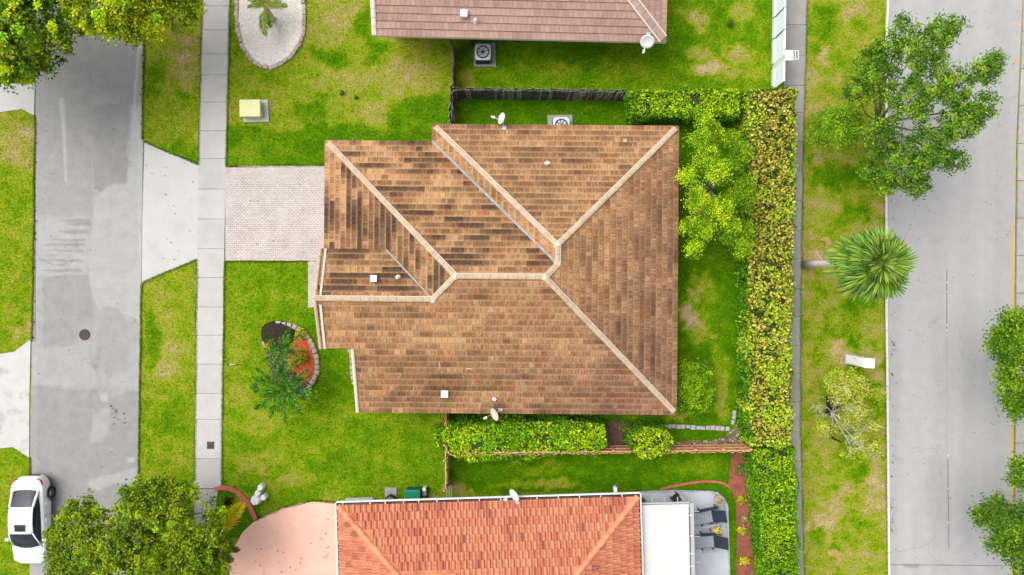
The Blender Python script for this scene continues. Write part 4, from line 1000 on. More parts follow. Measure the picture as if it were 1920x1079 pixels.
def limbs(parent, base, hub, tips, r0, mat, name='trunk', seed=0, wig=.12, twigs=None, origin=(0, 0, 0)):
    """A tapered trunk that forks into limbs reaching the lobes, with thinner twigs to the clumps."""
    g = random.Random(seed); m = MB(); base, hub = Vector(base), Vector(hub)
    n = 5; pts = [base.lerp(hub, i / n) + Vector((g.uniform(-wig, wig), g.uniform(-wig, wig), 0)) * (i > 0) for i in range(n + 1)]
    m.tube([pts[0] - Vector((0, 0, .1))] + pts, [r0 * 1.35, r0 * 1.2] + [r0 * (1 - .09 * i) for i in range(1, n + 1)], 9)
    ends = []
    for tp in tips:
        tp = Vector(tp); mid = hub.lerp(tp, .5) + Vector((g.uniform(-.2, .2), g.uniform(-.2, .2), -abs(g.uniform(0, .25))))
        q = [pts[-1], pts[-1].lerp(mid, .5) + Vector((0, 0, .05)), mid, mid.lerp(tp, .55), tp]
        rr0 = r0 * g.uniform(.38, .55); m.tube(q, [rr0, rr0 * .8, rr0 * .6, rr0 * .4, rr0 * .18], 6); ends += [q[2], q[3], q[4]]
    if twigs is not None and len(ends):
        E = np.array([list(e) for e in ends])
        for t in twigs:
            d = np.linalg.norm(E - np.array(t), axis=1); e = Vector(E[int(d.argmin())]); t = Vector(t)
            if .15 < (t - e).length < 2.2:
                md = e.lerp(t, .55) + Vector((g.uniform(-.1, .1), g.uniform(-.1, .1), g.uniform(-.05, .1)))
                m.tube([e, md, t], [r0 * .12, r0 * .08, r0 * .03], 4, cap=False)
    return m.build(name, mat, parent, smooth=True)

def lobe(px, py, r, z, sq=.8):
    x, y, _ = W(px, py, z); R = r / S * (H - z) / H
    return (x, y, z, R, R * sq)

def tree(label, base_px, lobes, hub_h, r0, ncl, per, cl_r, leaf, pal, seed, bark='bark', top_pal=None, group=None, ntw=60, name='tree', cat='tree', **kw):
    bx, by = XY(*base_px); t = thing(name, label, cat, (bx, by, 0), 0, group)
    L = [lobe(*q) for q in lobes]
    o, cen = crown(t, L, ncl, per, cl_r, leaf, pal, seed, top_pal, origin=(bx, by, 0), **kw)
    tips = [(l[0] - bx, l[1] - by, l[2] - .1 * l[4]) for l in L]
    cx = sum(p[0] for p in tips) / len(tips) * .35; cy = sum(p[1] for p in tips) / len(tips) * .35
    limbs(t, (0, 0, 0), (cx, cy, hub_h), tips, r0, M[bark], seed=seed, twigs=cen[:ntw])
    return t

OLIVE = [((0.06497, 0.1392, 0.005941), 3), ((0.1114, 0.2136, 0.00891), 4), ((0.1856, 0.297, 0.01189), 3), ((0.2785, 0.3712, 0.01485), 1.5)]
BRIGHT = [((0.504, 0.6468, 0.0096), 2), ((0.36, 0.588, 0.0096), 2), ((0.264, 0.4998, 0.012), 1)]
# two big street trees, top left
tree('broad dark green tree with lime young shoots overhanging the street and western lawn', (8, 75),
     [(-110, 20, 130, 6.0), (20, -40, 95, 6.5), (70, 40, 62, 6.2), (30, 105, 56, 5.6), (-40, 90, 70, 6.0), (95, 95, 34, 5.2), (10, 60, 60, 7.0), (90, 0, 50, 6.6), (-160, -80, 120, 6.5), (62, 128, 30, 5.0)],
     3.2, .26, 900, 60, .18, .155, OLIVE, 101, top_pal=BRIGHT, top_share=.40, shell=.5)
YELL = [((0.21, 0.2974, 0.008398), 3), ((0.3499, 0.4374, 0.009798), 3), ((0.4899, 0.5249, 0.014), 2), ((0.105, 0.175, 0.006998), 2), ((0.5949, 0.4724, 0.02799), .6)]
tree('yellow-green tree with olive leaves between the street and the pavement near the dark green tree', (318, 40),
     [(205, -20, 80, 6.0), (170, 25, 42, 5.8), (225, 40, 36, 5.6), (280, 30, 38, 5.4), (330, 5, 40, 5.2), (365, 5, 26, 5.0), (150, -60, 70, 6.2), (270, -70, 90, 6.2), (255, 62, 22, 5.0), (195, 50, 22, 5.2)],
     3.0, .22, 640, 58, .18, .15, YELL, 102, top_pal=BRIGHT, top_share=.30, shell=.5)
OL2 = [((0.06974, 0.1341, 0.005535), 2.5), ((0.124, 0.2051, 0.006641), 4), ((0.2015, 0.284, 0.00886), 3.5), ((0.279, 0.347, 0.01107), 1.6)]
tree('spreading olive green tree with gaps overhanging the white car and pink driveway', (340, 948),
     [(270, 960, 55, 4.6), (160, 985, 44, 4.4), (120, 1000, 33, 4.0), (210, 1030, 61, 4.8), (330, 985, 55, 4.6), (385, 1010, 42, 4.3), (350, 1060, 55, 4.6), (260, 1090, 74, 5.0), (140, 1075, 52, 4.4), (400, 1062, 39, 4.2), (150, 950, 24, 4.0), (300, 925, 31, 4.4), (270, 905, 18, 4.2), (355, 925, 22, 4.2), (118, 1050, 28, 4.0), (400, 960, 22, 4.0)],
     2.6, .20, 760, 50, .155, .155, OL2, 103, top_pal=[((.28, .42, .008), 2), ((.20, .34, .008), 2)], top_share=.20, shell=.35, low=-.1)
OAK = [((0.05676, 0.1379, 0.01038), 3), ((0.08919, 0.1946, 0.01297), 4), ((0.1379, 0.2676, 0.01557), 3), ((0.2108, 0.3567, 0.01557), 1.2)]
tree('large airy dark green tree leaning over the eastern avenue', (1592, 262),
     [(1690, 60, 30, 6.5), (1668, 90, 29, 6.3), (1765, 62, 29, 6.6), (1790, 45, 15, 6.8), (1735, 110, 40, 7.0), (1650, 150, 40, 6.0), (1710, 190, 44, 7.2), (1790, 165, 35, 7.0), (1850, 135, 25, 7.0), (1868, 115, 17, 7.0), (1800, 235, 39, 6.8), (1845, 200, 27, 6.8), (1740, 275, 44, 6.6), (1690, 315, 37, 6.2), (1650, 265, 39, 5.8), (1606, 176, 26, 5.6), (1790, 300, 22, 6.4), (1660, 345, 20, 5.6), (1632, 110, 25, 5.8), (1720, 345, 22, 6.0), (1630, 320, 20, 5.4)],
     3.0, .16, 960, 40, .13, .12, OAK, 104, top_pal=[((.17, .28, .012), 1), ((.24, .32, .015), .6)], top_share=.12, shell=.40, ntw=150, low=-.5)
tree('small bright green tree standing against the large airy tree on the verge', (1545, 262),
     [(1550, 238, 30, 3.4), (1572, 252, 32, 3.6), (1592, 236, 26, 3.6), (1575, 218, 20, 3.4), (1535, 250, 18, 3.0)],
     1.2, .07, 220, 42, .14, .10, [((.16, .32, .012), 3), ((.22, .40, .014), 3), ((.10, .21, .010), 2)], 105, low=0, name='small_tree')
MED = [((0.0702, 0.1685, 0.008986), 3), ((0.1123, 0.2387, 0.01123), 4), ((0.1685, 0.3089, 0.01348), 3), ((0.2527, 0.3931, 0.01572), 1.2)]
tree('rounded green median tree over the yellow line, level with the white cabinet', (1960, 640),
     [(1905, 605, 30, 5.0), (1890, 650, 32, 5.0), (1915, 660, 40, 5.6), (1880, 700, 16, 4.6), (1900, 730, 26, 5.0), (1905, 765, 18, 4.8), (1960, 640, 40, 6), (1960, 740, 34, 5.8), (1868, 632, 14, 4.6)],
     2.6, .2, 420, 48, .18, .14, MED, 106, shell=.4, low=-.2)
tree('ragged green median tree poking over the lane above the dark road stain', (1990, 960),
     [(1860, 960, 30, 5.0), (1895, 985, 40, 5.3), (1840, 968, 18, 4.8), (1905, 1025, 32, 5.2), (1880, 1010, 28, 5.0), (1950, 960, 36, 6), (1950, 1040, 40, 6.3), (1915, 900, 24, 5.2), (1912, 870, 14, 5.0), (1922, 1070, 26, 5), (1865, 940, 14, 4.8)],
     2.6, .2, 430, 42, .17, .125, OAK, 107, shell=.3, low=-.3)
# the two trees squeezed between house and hedge
LIME = [((0.3732, 0.5544, 0.009648), 3), ((0.4356, 0.5544, 0.01206), 2.5), ((0.2488, 0.475, 0.009648), 2.5), ((0.1493, 0.3167, 0.007238), 1)]
tree('lime yellow tree with irregular arms between the brown roof and the long hedge', (1335, 350),
     [(1310, 262, 19, 3.6), (1322, 235, 19, 3.4), (1345, 250, 16, 3.2), (1325, 295, 24, 3.9), (1296, 330, 16, 3.6), (1345, 325, 24, 4.0), (1310, 375, 24, 3.9), (1285, 335, 10, 3.4), (1345, 395, 26, 3.9), (1300, 425, 21, 3.6), (1325, 430, 19, 3.6), (1282, 425, 10, 3.4), (1306, 462, 14, 3.3), (1370, 425, 16, 3.4), (1300, 470, 11, 3.2), (1390, 470, 16, 2.9)],
     1.6, .10, 430, 46, .13, .10, LIME + [((.10, .19, .005), 2.5)], 108, bark='bark_pale', shell=.3, low=-.1, ntw=90)
tree('mid green tree tucked between the lime yellow tree and the long hedge', (1375, 345),
     [(1370, 262, 19, 3.0), (1385, 290, 19, 3.1), (1370, 320, 21, 3.3), (1392, 345, 21, 3.2), (1380, 370, 21, 3.3), (1360, 385, 19, 3.2), (1395, 385, 16, 3.0), (1365, 440, 19, 2.9), (1385, 455, 19, 2.9), (1400, 430, 14, 2.8)],
     1.4, .09, 300, 44, .13, .10, [((.12, .26, .006), 3), ((.18, .34, .006), 3), ((.28, .44, .008), 1.8), ((.06, .13, .004), 1)], 109, shell=.3, low=-.1)
tree('round bright green bush beside the south-east corner of the brown house', (1297, 725),
     [(1290, 720, 30, 1.4), (1315, 705, 24, 1.3), (1300, 750, 28, 1.3), (1280, 755, 20, 1.1), (1322, 735, 20, 1.2), (1285, 695, 18, 1.1)],
     .6, .05, 220, 44, .115, .095, [((.11, .26, .006), 3), ((.18, .36, .006), 3), ((.30, .48, .008), 1.8), ((.05, .13, .004), 1)], 110, name='bush', cat='bush', low=0)
# dying tree
bx, by = XY(1552, 772); dt = thing('dying_tree', 'half dead tree with bare grey twigs and sparse yellowish leaves below the white cabinet', 'tree', (bx, by, 0))
g_ = random.Random(77); dm = MB(); dtw = MB(); dcl = []
def wl3(px, py, z): x, y, _ = W(px, py, z); return Vector((x - bx, y - by, z))
dm.tube([(0, 0, -.1), wl3(1556, 768, .6), wl3(1552, 755, 1.4), wl3(1550, 745, 2.2)], [.14, .12, .09, .05], 8)
dm.tube([wl3(1556, 768, .6), wl3(1572, 764, 1.2), wl3(1590, 758, 1.8)], [.09, .07, .04], 7)
dm.tube([wl3(1553, 775, .4), wl3(1556, 800, .7), wl3(1561, 822, .5), wl3(1578, 829, .3)], [.10, .08, .06, .03], 7)
def twig(a, d, L, r, depth):
    n = 3; pts = [a]; p = a
    for k in range(n):
        d = (d + Vector((g_.uniform(-.35, .35), g_.uniform(-.35, .35), g_.uniform(-.16, .2)))).normalized(); p = p + d * L / n; pts.append(p)
    dtw.tube(pts, [r, r * .75, r * .5, r * .25], 4, cap=False)
    if depth > 0:
        for _ in range(3 if depth > 1 else 4):
            twig(pts[g_.randrange(1, 4)], (d + Vector((g_.uniform(-.9, .9), g_.uniform(-.9, .9), g_.uniform(-.2, .3)))).normalized(), L * g_.uniform(.5, .7), r * .55, depth - 1)
    elif g_.random() < .55: dcl.append(pts[-1])
for (a, b_, L) in (((1566, 764, 1.0), (1590, 710, 2.4), .95), ((1572, 764, 1.2), (1612, 738, 2.4), 1.1), ((1576, 762, 1.3), (1618, 772, 2.2), 1.0), ((1556, 790, .9), (1545, 790, 2.4), .55), ((1552, 765, 1.2), (1525, 762, 2.0), .8), ((1560, 800, .8), (1600, 812, 2.0), .9), ((1580, 812, .9), (1628, 846, 2.2), 1.0), ((1564, 758, 1.2), (1578, 716, 2.4), .8), ((1600, 800, 1.2), (1640, 800, 2.0), .8), ((1556, 782, .9), (1550, 806, 2.2), .6), ((1552, 776, .9), (1530, 800, 2.2), .6), ((1600, 845, 1.0), (1585, 850, 1.8), .6), ((1622, 850, 1.1), (1645, 860, 1.8), .6)):
    A = wl3(*a); B = wl3(*b_)
    if (A - Vector((0, 0, .8))).length > .6: dtw.tube([wl3(1558, 774, .6), (wl3(1558, 774, .6) + A) / 2 + Vector((g_.uniform(-.08, .08), g_.uniform(-.08, .08), .1)), A], [.032, .026, .02], 5, cap=False)
    for _ in range(2): twig(A, ((B - A).normalized() + Vector((g_.uniform(-.35, .35), g_.uniform(-.35, .35), 0))).normalized(), L * g_.uniform(.8, 1.1), .019, 3)
dm.build('trunk', M['bark_black'], dt, smooth=True); dtw.build('twigs', M['twig'], dt)
DY = [((.42, .47, .04), 3), ((.32, .40, .02), 3), ((.52, .50, .16), 1.5), ((.24, .31, .015), 1)]
crown(dt, [lobe(*q) for q in ((1586, 728, 34, 2.2), (1600, 772, 26, 1.9), (1572, 716, 26, 2.3), (1650, 740, 12, 2.2), (1612, 850, 12, 1.6), (1640, 840, 10, 1.6), (1610, 820, 14, 1.5), (1605, 724, 20, 2.4), (1590, 725, 22, 2.3), (1560, 718, 16, 2.0), (1630, 730, 14, 2.2), (1600, 765, 18, 1.9), (1620, 778, 14, 1.9), (1544, 800, 14, 2.1), (1562, 806, 10, 1.8), (1590, 790, 14, 1.5), (1590, 852, 12, 1.4), (1640, 800, 10, 1.8))], 380, 26, .13, .10, DY, 78, origin=(bx, by, 0), low=-.2, shell=.2)

# ------------------------------------------------------------------ hedges
PATCH_AT = [.60]
def hedge(label, poly_px, z, per_m2, leaf, pal, seed, side_pal=None, bump=.14, name='hedge', cat='hedge', patch=None):
    """Clipped hedge: a dark twiggy core with leaves over its top and sides."""
    pts = [XY(a, b_, z) for a, b_ in poly_px]
    if sum(pts[i][0] * pts[(i + 1) % len(pts)][1] - pts[(i + 1) % len(pts)][0] * pts[i][1] for i in range(len(pts))) < 0: pts = pts[::-1]
    cx = sum(p[0] for p in pts) / len(pts); cy = sum(p[1] for p in pts) / len(pts)
    t = thing(name, label, cat, (cx, cy, 0)); g = np.random.default_rng(seed)
    P = np.array(pts); x0, y0 = P.min(0); x1, y1 = P.max(0)
    A = area(pts); n = int(A * per_m2 * 1.0)
    q = np.stack([g.uniform(x0, x1, n * 4), g.uniform(y0, y1, n * 4)], 1); q = q[in_poly(q[:, 0], q[:, 1], pts)][:n]
    zz = z + (fbm(q[:, 0] * 1.1, q[:, 1] * 1.1, seed) - .5) * bump * 3 - np.abs(g.normal(size=len(q))) * .16
    hole = fbm(q[:, 0] * 2.4, q[:, 1] * 2.4, seed + 31, 3); kp = g.random(len(q)) < np.clip((hole - .22) * 6, .75 if seed == 204 else .2, 1); q = q[kp]; zz = zz[kp] - np.clip(.42 - hole[kp], 0, .3) * .8
    top = np.column_stack([q, zz]); tn = rand_unit(len(q), g) * .8 + np.array([0, 0, .9])
    sid = []; sn = []
    for i in range(len(pts)):
        a, b_ = np.array(pts[i]), np.array(pts[(i + 1) % len(pts)]); L = np.linalg.norm(b_ - a); k = int(L * z * per_m2 * .8)
        f = g.random(k); h = g.uniform(.03, 1, k) * z; no = np.array([(b_ - a)[1], -(b_ - a)[0]]) / L
        off = (fbm(f * L * 1.3 + i * 9, h * 1.3, seed + 5) - .5) * bump * 3.4 + g.normal(size=k) * .05 - .04
        pt = a + (b_ - a) * f[:, None] + no * off[:, None]
        sid.append(np.column_stack([pt, h])); sn.append(rand_unit(k, g) * .8 + np.array([no[0], no[1], .35]) * .9)
    sid = np.concatenate(sid); sn = np.concatenate(sn)
    def colour(p, pl):
        m = len(p); c1 = palette(g, m, pl)
        if patch is not None:
            f = fbm(p[:, 0] * .8, p[:, 1] * .8, seed + 2); c2 = palette(g, m, patch); c1 = np.where((f + g.normal(size=m) * .07 > PATCH_AT[0])[:, None], c2, c1)
        return np.clip(c1 * (1 + g.normal(size=(m, 1)) * .25), .002, .8)
    pos = np.concatenate([top, sid]); nn = np.concatenate([tn, sn]); nn /= np.linalg.norm(nn, axis=1, keepdims=True)
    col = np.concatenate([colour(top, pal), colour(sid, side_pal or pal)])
    sz = leaf * g.uniform(.6, 1.3, len(pos))
    leaf_cards('foliage', pos - np.array([cx, cy, 0]), nn, sz, sz * .6, col, M['leaf'], t, g)
    core = MB(); ip = [((x - cx) * 1.0 - np.sign(x - cx) * .12, (y - cy) - np.sign(y - cy) * .12) for x, y in pts]
    core.prism(ip, 0, z - .32); core.build('stems', M['core'], t)
    return t
VAR = [((0.6072, 0.4985, 0.1159), 3), ((0.5036, 0.4431, 0.04637), 3), ((0.3555, 0.4015, 0.02318), 3), ((0.2074, 0.2769, 0.01391), 1.8), ((0.6072, 0.4154, 0.1507), 1), ((0.1481, 0.1038, 0.03478), 1.6), ((.07, .13, .008), 2.6)]
VARG = [((0.4105, 0.5384, 0.02576), 3), ((0.2737, 0.4392, 0.01932), 3), ((0.52, 0.5384, 0.05152), 2), ((0.1642, 0.2834, 0.01288), 1)]
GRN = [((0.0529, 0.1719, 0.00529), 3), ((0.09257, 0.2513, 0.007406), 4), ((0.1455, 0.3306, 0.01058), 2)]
hedge('long tall hedge with pale yellow and bronze leaves along the eastern pavement', [(1403, 170), (1440, 163), (1494, 166), (1493, 300), (1487, 480), (1486, 640), (1484, 838), (1408, 836), (1403, 650), (1404, 480), (1402, 300)], 2.0, 300, .165, VAR, 201, side_pal=GRN, patch=VARG)
PATCH_AT[0] = .54
hedge('lower clipped plain green hedge continuing the long yellow hedge beside the mulch strip', [(1412, 843), (1490, 841), (1496, 900), (1500, 1079), (1503, 1300), (1438, 1300), (1434, 1079), (1424, 960)], 1.75, 430, .125, [((.20, .38, .006), 3), ((.30, .50, .006), 3), ((.42, .56, .010), 1.8), ((.08, .19, .006), 2)], 202, side_pal=GRN, patch=[((.12, .28, .005), 3), ((.18, .36, .008), 2)])
hedge('short green hedge joining the dark picket fence to the long yellow hedge', [(1183, 170), (1290, 166), (1385, 168), (1388, 216), (1290, 219), (1185, 216)], 1.9, 420, .14, [((.22, .43, .006), 3), ((.34, .53, .006), 3), ((.50, .62, .014), 2), ((.07, .17, .006), 2)], 203, side_pal=GRN, bump=.24)
hedge('green leafy hedge between the brown house and the orange wooden fence', [(812, 814), (850, 796), (950, 794), (1060, 791), (1132, 796), (1138, 834), (1120, 850), (1040, 854), (990, 866), (930, 864), (885, 867), (840, 852), (820, 838)], 1.7, 380, .155, [((.24, .45, .006), 3), ((.36, .56, .006), 3), ((.54, .64, .014), 2), ((.08, .18, .006), 2)], 204, side_pal=GRN, bump=.26, patch=[((.14, .33, .006), 3), ((.22, .42, .008), 2)])
hedge('rounded lime green shrub growing through the orange wooden fence', [(1186, 812), (1210, 803), (1250, 806), (1264, 824), (1262, 846), (1240, 855), (1205, 862), (1188, 850), (1182, 830)], 1.8, 420, .14, [((.34, .48, .008), 3), ((.46, .54, .012), 2), ((.15, .30, .006), 2)], 205, side_pal=GRN, bump=.26, name='shrub', cat='shrub')

# ------------------------------------------------------------------ palms
def frond_mesh(L, n, wid, leaflet, droop, seed, cols, colname='palm_frond', curl=.3, tip_fade=None, vee=.25):
    """Feather frond along +X: a tapering rachis and pairs of drooping leaflets."""
    g = random.Random(seed); vs, fs, cl = [], [], []
    def pt(t): return Vector((L * t * (1 - .12 * t), 0, L * (.30 * t - droop * t * t)))
    k = 8
    for i in range(k):
        a, b_ = pt(i / k), pt((i + 1) / k); w0, w1 = .028 * (1 - i / k) + .006, .028 * (1 - (i + 1) / k) + .006; b0 = len(vs)
        vs += [a + Vector((0, -w0, 0)), a + Vector((0, w0, 0)), b_ + Vector((0, w1, 0)), b_ + Vector((0, -w1, 0))]; fs.append((b0, b0 + 1, b0 + 2, b0 + 3)); cl += [cols[-1]] * 4
    for i in range(n):
        t = .12 + .88 * (i + .5) / n
        ll = leaflet * (math.sin(math.pi * min(1, t * .92 + .06)) ** .6) * g.uniform(.85, 1.1)
        for s_ in (-1, 1):
            a = pt(t); ang = math.radians(52 - 26 * t + g.uniform(-7, 7)); d = Vector((math.cos(ang), s_ * math.sin(ang), vee * g.uniform(.5, 1.3))).normalized()
            mid = a + d * ll * .55; tip = a + d * ll + Vector((0, 0, -curl * ll)); w = wid * g.uniform(.8, 1.15); sd_ = Vector((-d.y, d.x, 0)).normalized() * w
            b0 = len(vs); vs += [a - sd_ * .4, mid - sd_, tip, mid + sd_, a + sd_ * .4]; fs.append((b0, b0 + 1, b0 + 2, b0 + 3, b0 + 4))
            c = cols[g.randrange(len(cols) - 1)]; c = tuple(x * g.uniform(.75, 1.25) for x in c)
            tc = c if tip_fade is None else tuple(x * .4 + y * .6 for x, y in zip(c, tip_fade)); cl += [c, c, tc, c, c]
    me = bpy.data.meshes.new(colname); me.from_pydata([tuple(v) for v in vs], [], fs)
    a = me.attributes.new('col', 'FLOAT_COLOR', 'POINT'); a.data.foreach_set('color', np.array([[*c, 1] for c in cl], np.float32).ravel())
    me.materials.append(M['leaf']); me.update(); return me

def feather_palm(label, px, py, h, base_px, fronds, bank, trunk_r, bark='bark', name='palm', group=None, trunk=True):
    x, y, _ = W(px, py, h); bx, by = XY(*base_px); t = thing(name, label, 'palm', (bx, by, 0), 0, group)
    top = Vector((x - bx, y - by, h)); m = MB()
    m.tube([(0, 0, -.05), top * .35 + Vector((0, 0, 0)), top * .7, top], [trunk_r * 1.25, trunk_r, trunk_r * .9, trunk_r * .7], 9); m.build('trunk', M[bark], t, smooth=True)
    for az, el, sc in fronds:
        o = bpy.data.objects.new('frond', bank[random.randrange(len(bank))]); C.objects.link(o); o.parent = t
        o.location = top; o.rotation_euler = (random.uniform(-.2, .2), -math.radians(el), math.radians(az)); o.scale = (sc, sc, sc)
    return t
DKP = [(.008, .065, .004), (.015, .10, .006), (.04, .18, .010), (.14, .32, .02), (.05, .12, .015)]
bankd = [frond_mesh(1.72, 24, .017, .36, .46, k, DKP, vee=.38) for k in range(5)]
R = random.Random(3)
feather_palm('dark green feathery palm, the larger southern one in the stone-edged flower bed', 536, 728, 1.9, (552, 700), [(a + R.uniform(-9, 9), R.uniform(-8, 22), R.uniform(.98, 1.28)) for a in range(0, 360, 24)] + [(a, 38, .85) for a in (20, 80, 140, 200, 260, 320)], bankd, .10)
feather_palm('dark green feathery palm, the smaller northern one beside the dark mound', 530, 665, 1.8, (546, 657), [(10, 0, .7), (50, 10, .85), (75, 10, .95), (100, 15, .6), (165, 0, .7), (195, 5, .75), (270, 10, .8), (300, 20, .7), (235, 15, .7), (30, 25, .8), (62, 30, .8), (120, 25, .75), (345, 15, .7), (140, 5, .75)], bankd, .07)
LTP = [(.13, .22, .012), (.20, .28, .015), (.28, .33, .02), (.09, .17, .01), (.22, .24, .05)]
bankl = [frond_mesh(1.25, 24, .022, .36, .5, 20 + k, LTP) for k in range(4)]
feather_palm('small yellow-green palm standing in the white gravel island', 497, 14, 1.5, (511, 38), [(5, 5, 1.0), (28, 10, 1.05), (60, 15, .8), (150, 10, 1.0), (180, 12, .8), (268, 5, 1.25), (285, -5, .9), (95, 20, .8), (120, 10, .7)], bankl, .17, bark='bark_pale')
YLP = [(.60, .50, .008), (.46, .48, .010), (.30, .40, .010), (.58, .36, .010), (.36, .36, .03)]
GLP = [(.05, .13, .008), (.10, .20, .010), (.16, .25, .012), (.24, .28, .012), (.10, .14, .02)]
banky = [frond_mesh(2.0, 26, .05, .50, .42, 40 + k, YLP, tip_fade=(.48, .20, .01), vee=.12, curl=.12) for k in range(2)]
bankg = [frond_mesh(1.7, 24, .045, .45, .5, 50 + k, GLP, vee=.12, curl=.2) for k in range(3)]
yp = feather_palm('palm with one broad yellow-edged frond in the red-edged circular bed', 402, 1012, 2.0, (408, 998), [(250, 0, .9), (300, -8, 1.05), (330, -4, .9), (180, 10, .8), (90, 10, .7), (350, 5, .6)], bankg, .09)
o = bpy.data.objects.new('frond', banky[0]); C.objects.link(o); o.parent = yp; o.scale = (1.3, 1.5, 1.2); o.location = (XY(400, 1012, 2.6)[0] - yp.location.x, XY(400, 1012, 2.6)[1] - yp.location.y, 2.6); o.rotation_euler = (0, math.radians(-2), math.radians(51)); o['label'] = 'broad yellow frond with orange edges'

# cabbage palm with fan leaves
def fan_mesh(seed, R_=.88, n=26, pet=.8, dead=False):
    g = random.Random(seed); vs, fs, cl = [], [], []
    cg = [(.07, .15, .012), (.11, .20, .015), (.17, .27, .03), (.035, .085, .006)] if not dead else [(.42, .28, .08), (.36, .22, .06), (.46, .34, .12)]
    b0 = 0; vs += [Vector((0, -.025, 0)), Vector((0, .025, 0)), Vector((pet, .018, .06)), Vector((pet, -.018, .06))]; fs.append((0, 1, 2, 3)); cl += [(.24, .28, .08)] * 4
    hub = Vector((pet, 0, .06))
    for i in range(n):
        f = (i + .5) / n * 2 - 1; ang = f * math.radians(118) + g.uniform(-.03, .03); ln = R_ * (1 - .22 * abs(f)) * g.uniform(.9, 1.08)
        d = Vector((math.cos(ang), math.sin(ang), 0)); s_ = Vector((-d.y, d.x, 0)); w = .036
        h = .10 * math.cos(ang) - .10 * abs(f)
        bend = -.55 * max(0, math.cos(ang)); p1 = hub + d * ln * .5 + Vector((.03, 0, .05 + .015 * (-1) ** i + bend * .22)); p2 = hub + d * ln * .85 + Vector((0, 0, -.02 + bend * .5)); p3_ = hub + d * ln * 1.02 + Vector((0, 0, -.10 * g.uniform(.3, 1.6) + bend * .75))
        b0 = len(vs); vs += [hub - s_ * .006, p1 - s_ * w, p2 - s_ * w * .95, p3_, p2 + s_ * w * .95, p1 + s_ * w, hub + s_ * .006]
        fs += [(b0, b0 + 1, b0 + 5, b0 + 6), (b0 + 1, b0 + 2, b0 + 4, b0 + 5), (b0 + 2, b0 + 3, b0 + 4)]
        c = cg[g.randrange(len(cg))]; c = tuple(x * g.uniform(.8, 1.2) for x in c); tp = tuple(min(.6, x * 1.3 + .012) for x in c); cl += [tuple(x * .8 for x in c), c, tp, tp, tp, c, c]
    me = bpy.data.meshes.new('fan_frond'); me.from_pydata([tuple(v) for v in vs], [], fs)
    a = me.attributes.new('col', 'FLOAT_COLOR', 'POINT'); a.data.foreach_set('color', np.array([[*c, 1] for c in cl], np.float32).ravel())
    me.materials.append(M['leaf']); me.update(); return me
bx, by = XY(1508, 497); hx, hy, hz = W(1633, 496, 7.0)
sp = thing('cabbage_palm', 'tall fan-leaved palm with a round head beside the avenue kerb', 'palm', (bx, by, 0))
top = Vector((hx - bx, hy - by, hz)); m = MB()
m.tube([(0, 0, -.1), top * .25 + Vector((0, .06, 0)), top * .5 + Vector((0, .05, 0)), top * .8, top], [.24, .17, .16, .15, .13], 12); m.build('trunk', M['palm_trunk'], sp, smooth=True)
fb = [fan_mesh(k) for k in range(6)]; db = [fan_mesh(90 + k, .8, 20, .7, True) for k in range(2)]
R = random.Random(12)
for ring, (n, el0, el1, sc) in enumerate(((11, -24, 2, 1.05), (12, 2, 28, 1.02), (10, 26, 52, .95), (7, 50, 74, .85), (3, 70, 86, .7))):
    for i in range(n):
        o = bpy.data.objects.new('fan_frond', fb[R.randrange(6)]); C.objects.link(o); o.parent = sp; o.location = top + Vector((0, 0, .1 * ring))
        s_ = sc * R.uniform(.9, 1.1); o.scale = (s_, s_, s_); o.rotation_euler = (R.uniform(-.3, .3), -math.radians(R.uniform(el0, el1)), math.radians(360 * (i + R.uniform(-.3, .3)) / n + ring * 17))
for az in (140, 170, 195, 225):
    o = bpy.data.objects.new('dead_frond', db[R.randrange(2)]); C.objects.link(o); o.parent = sp; o.location = top + Vector((0, 0, -.2)); o.rotation_euler = (R.uniform(-.3, .3), math.radians(R.uniform(45, 60)), math.radians(az)); s_ = R.uniform(1.0, 1.2); o.scale = (s_, s_, s_)
fd = thing('fallen_frond', 'dry pinkish fallen frond lying by the cabbage palm trunk', 'frond', (*XY(1536, 462), .05), .5); o = link('blade', db[0], None, fd); o.scale = (.55, .55, .3)
fd = thing('fallen_frond', 'brown dead frond lying on the verge near the bottom of the avenue', 'frond', (*XY(1557, 1058), .05), 1.1); o = link('blade', db[1], None, fd); o.scale = (.7, .7, .4)
#==OBJECTS==
# ------------------------------------------------------------------ beds
stone_bank = []
def stones_along(parent, pts_px, step, size, mat, seed, name='edging_stone', z=0.0, hgt=.14):
    r = random.Random(seed); P = [Vector(XY(a, b_)) for a, b_ in pts_px]
    o0 = Vector((parent.location.x, parent.location.y))
    d = []; tot = 0
    for a, b_ in zip(P[:-1], P[1:]): d.append((tot, a, b_)); tot += (b_ - a).length
    bank = []
    for k in range(6):
        m = MB(); m.tint = r.uniform(.2, 1); j = lambda: r.uniform(-.03, .03)
        m.box(-.5 + j(), .5 + j(), -.5 + j(), .5 + j(), -.2, 1 + j(), cham=.2); me = m.mesh(name); me.materials.append(mat); bank.append(me)
    s_ = step / 2
    while s_ < tot:
        for t0, a, b_ in d:
            L = (b_ - a).length
            if t0 <= s_ <= t0 + L:
                p = a.lerp(b_, (s_ - t0) / L) - o0; ang = math.atan2((b_ - a).y, (b_ - a).x)
                o = bpy.data.objects.new(name, bank[r.randrange(6)]); C.objects.link(o); o.parent = parent
                o.location = (p.x + r.uniform(-.015, .015), p.y + r.uniform(-.015, .015), z); o.rotation_euler = (r.uniform(-.06, .06), r.uniform(-.06, .06), ang + r.uniform(-.12, .12))
                o.scale = (step * r.uniform(.82, .95), size * r.uniform(.85, 1.12), hgt * r.uniform(.85, 1.15)); break
        s_ += step * r.uniform(.97, 1.03)

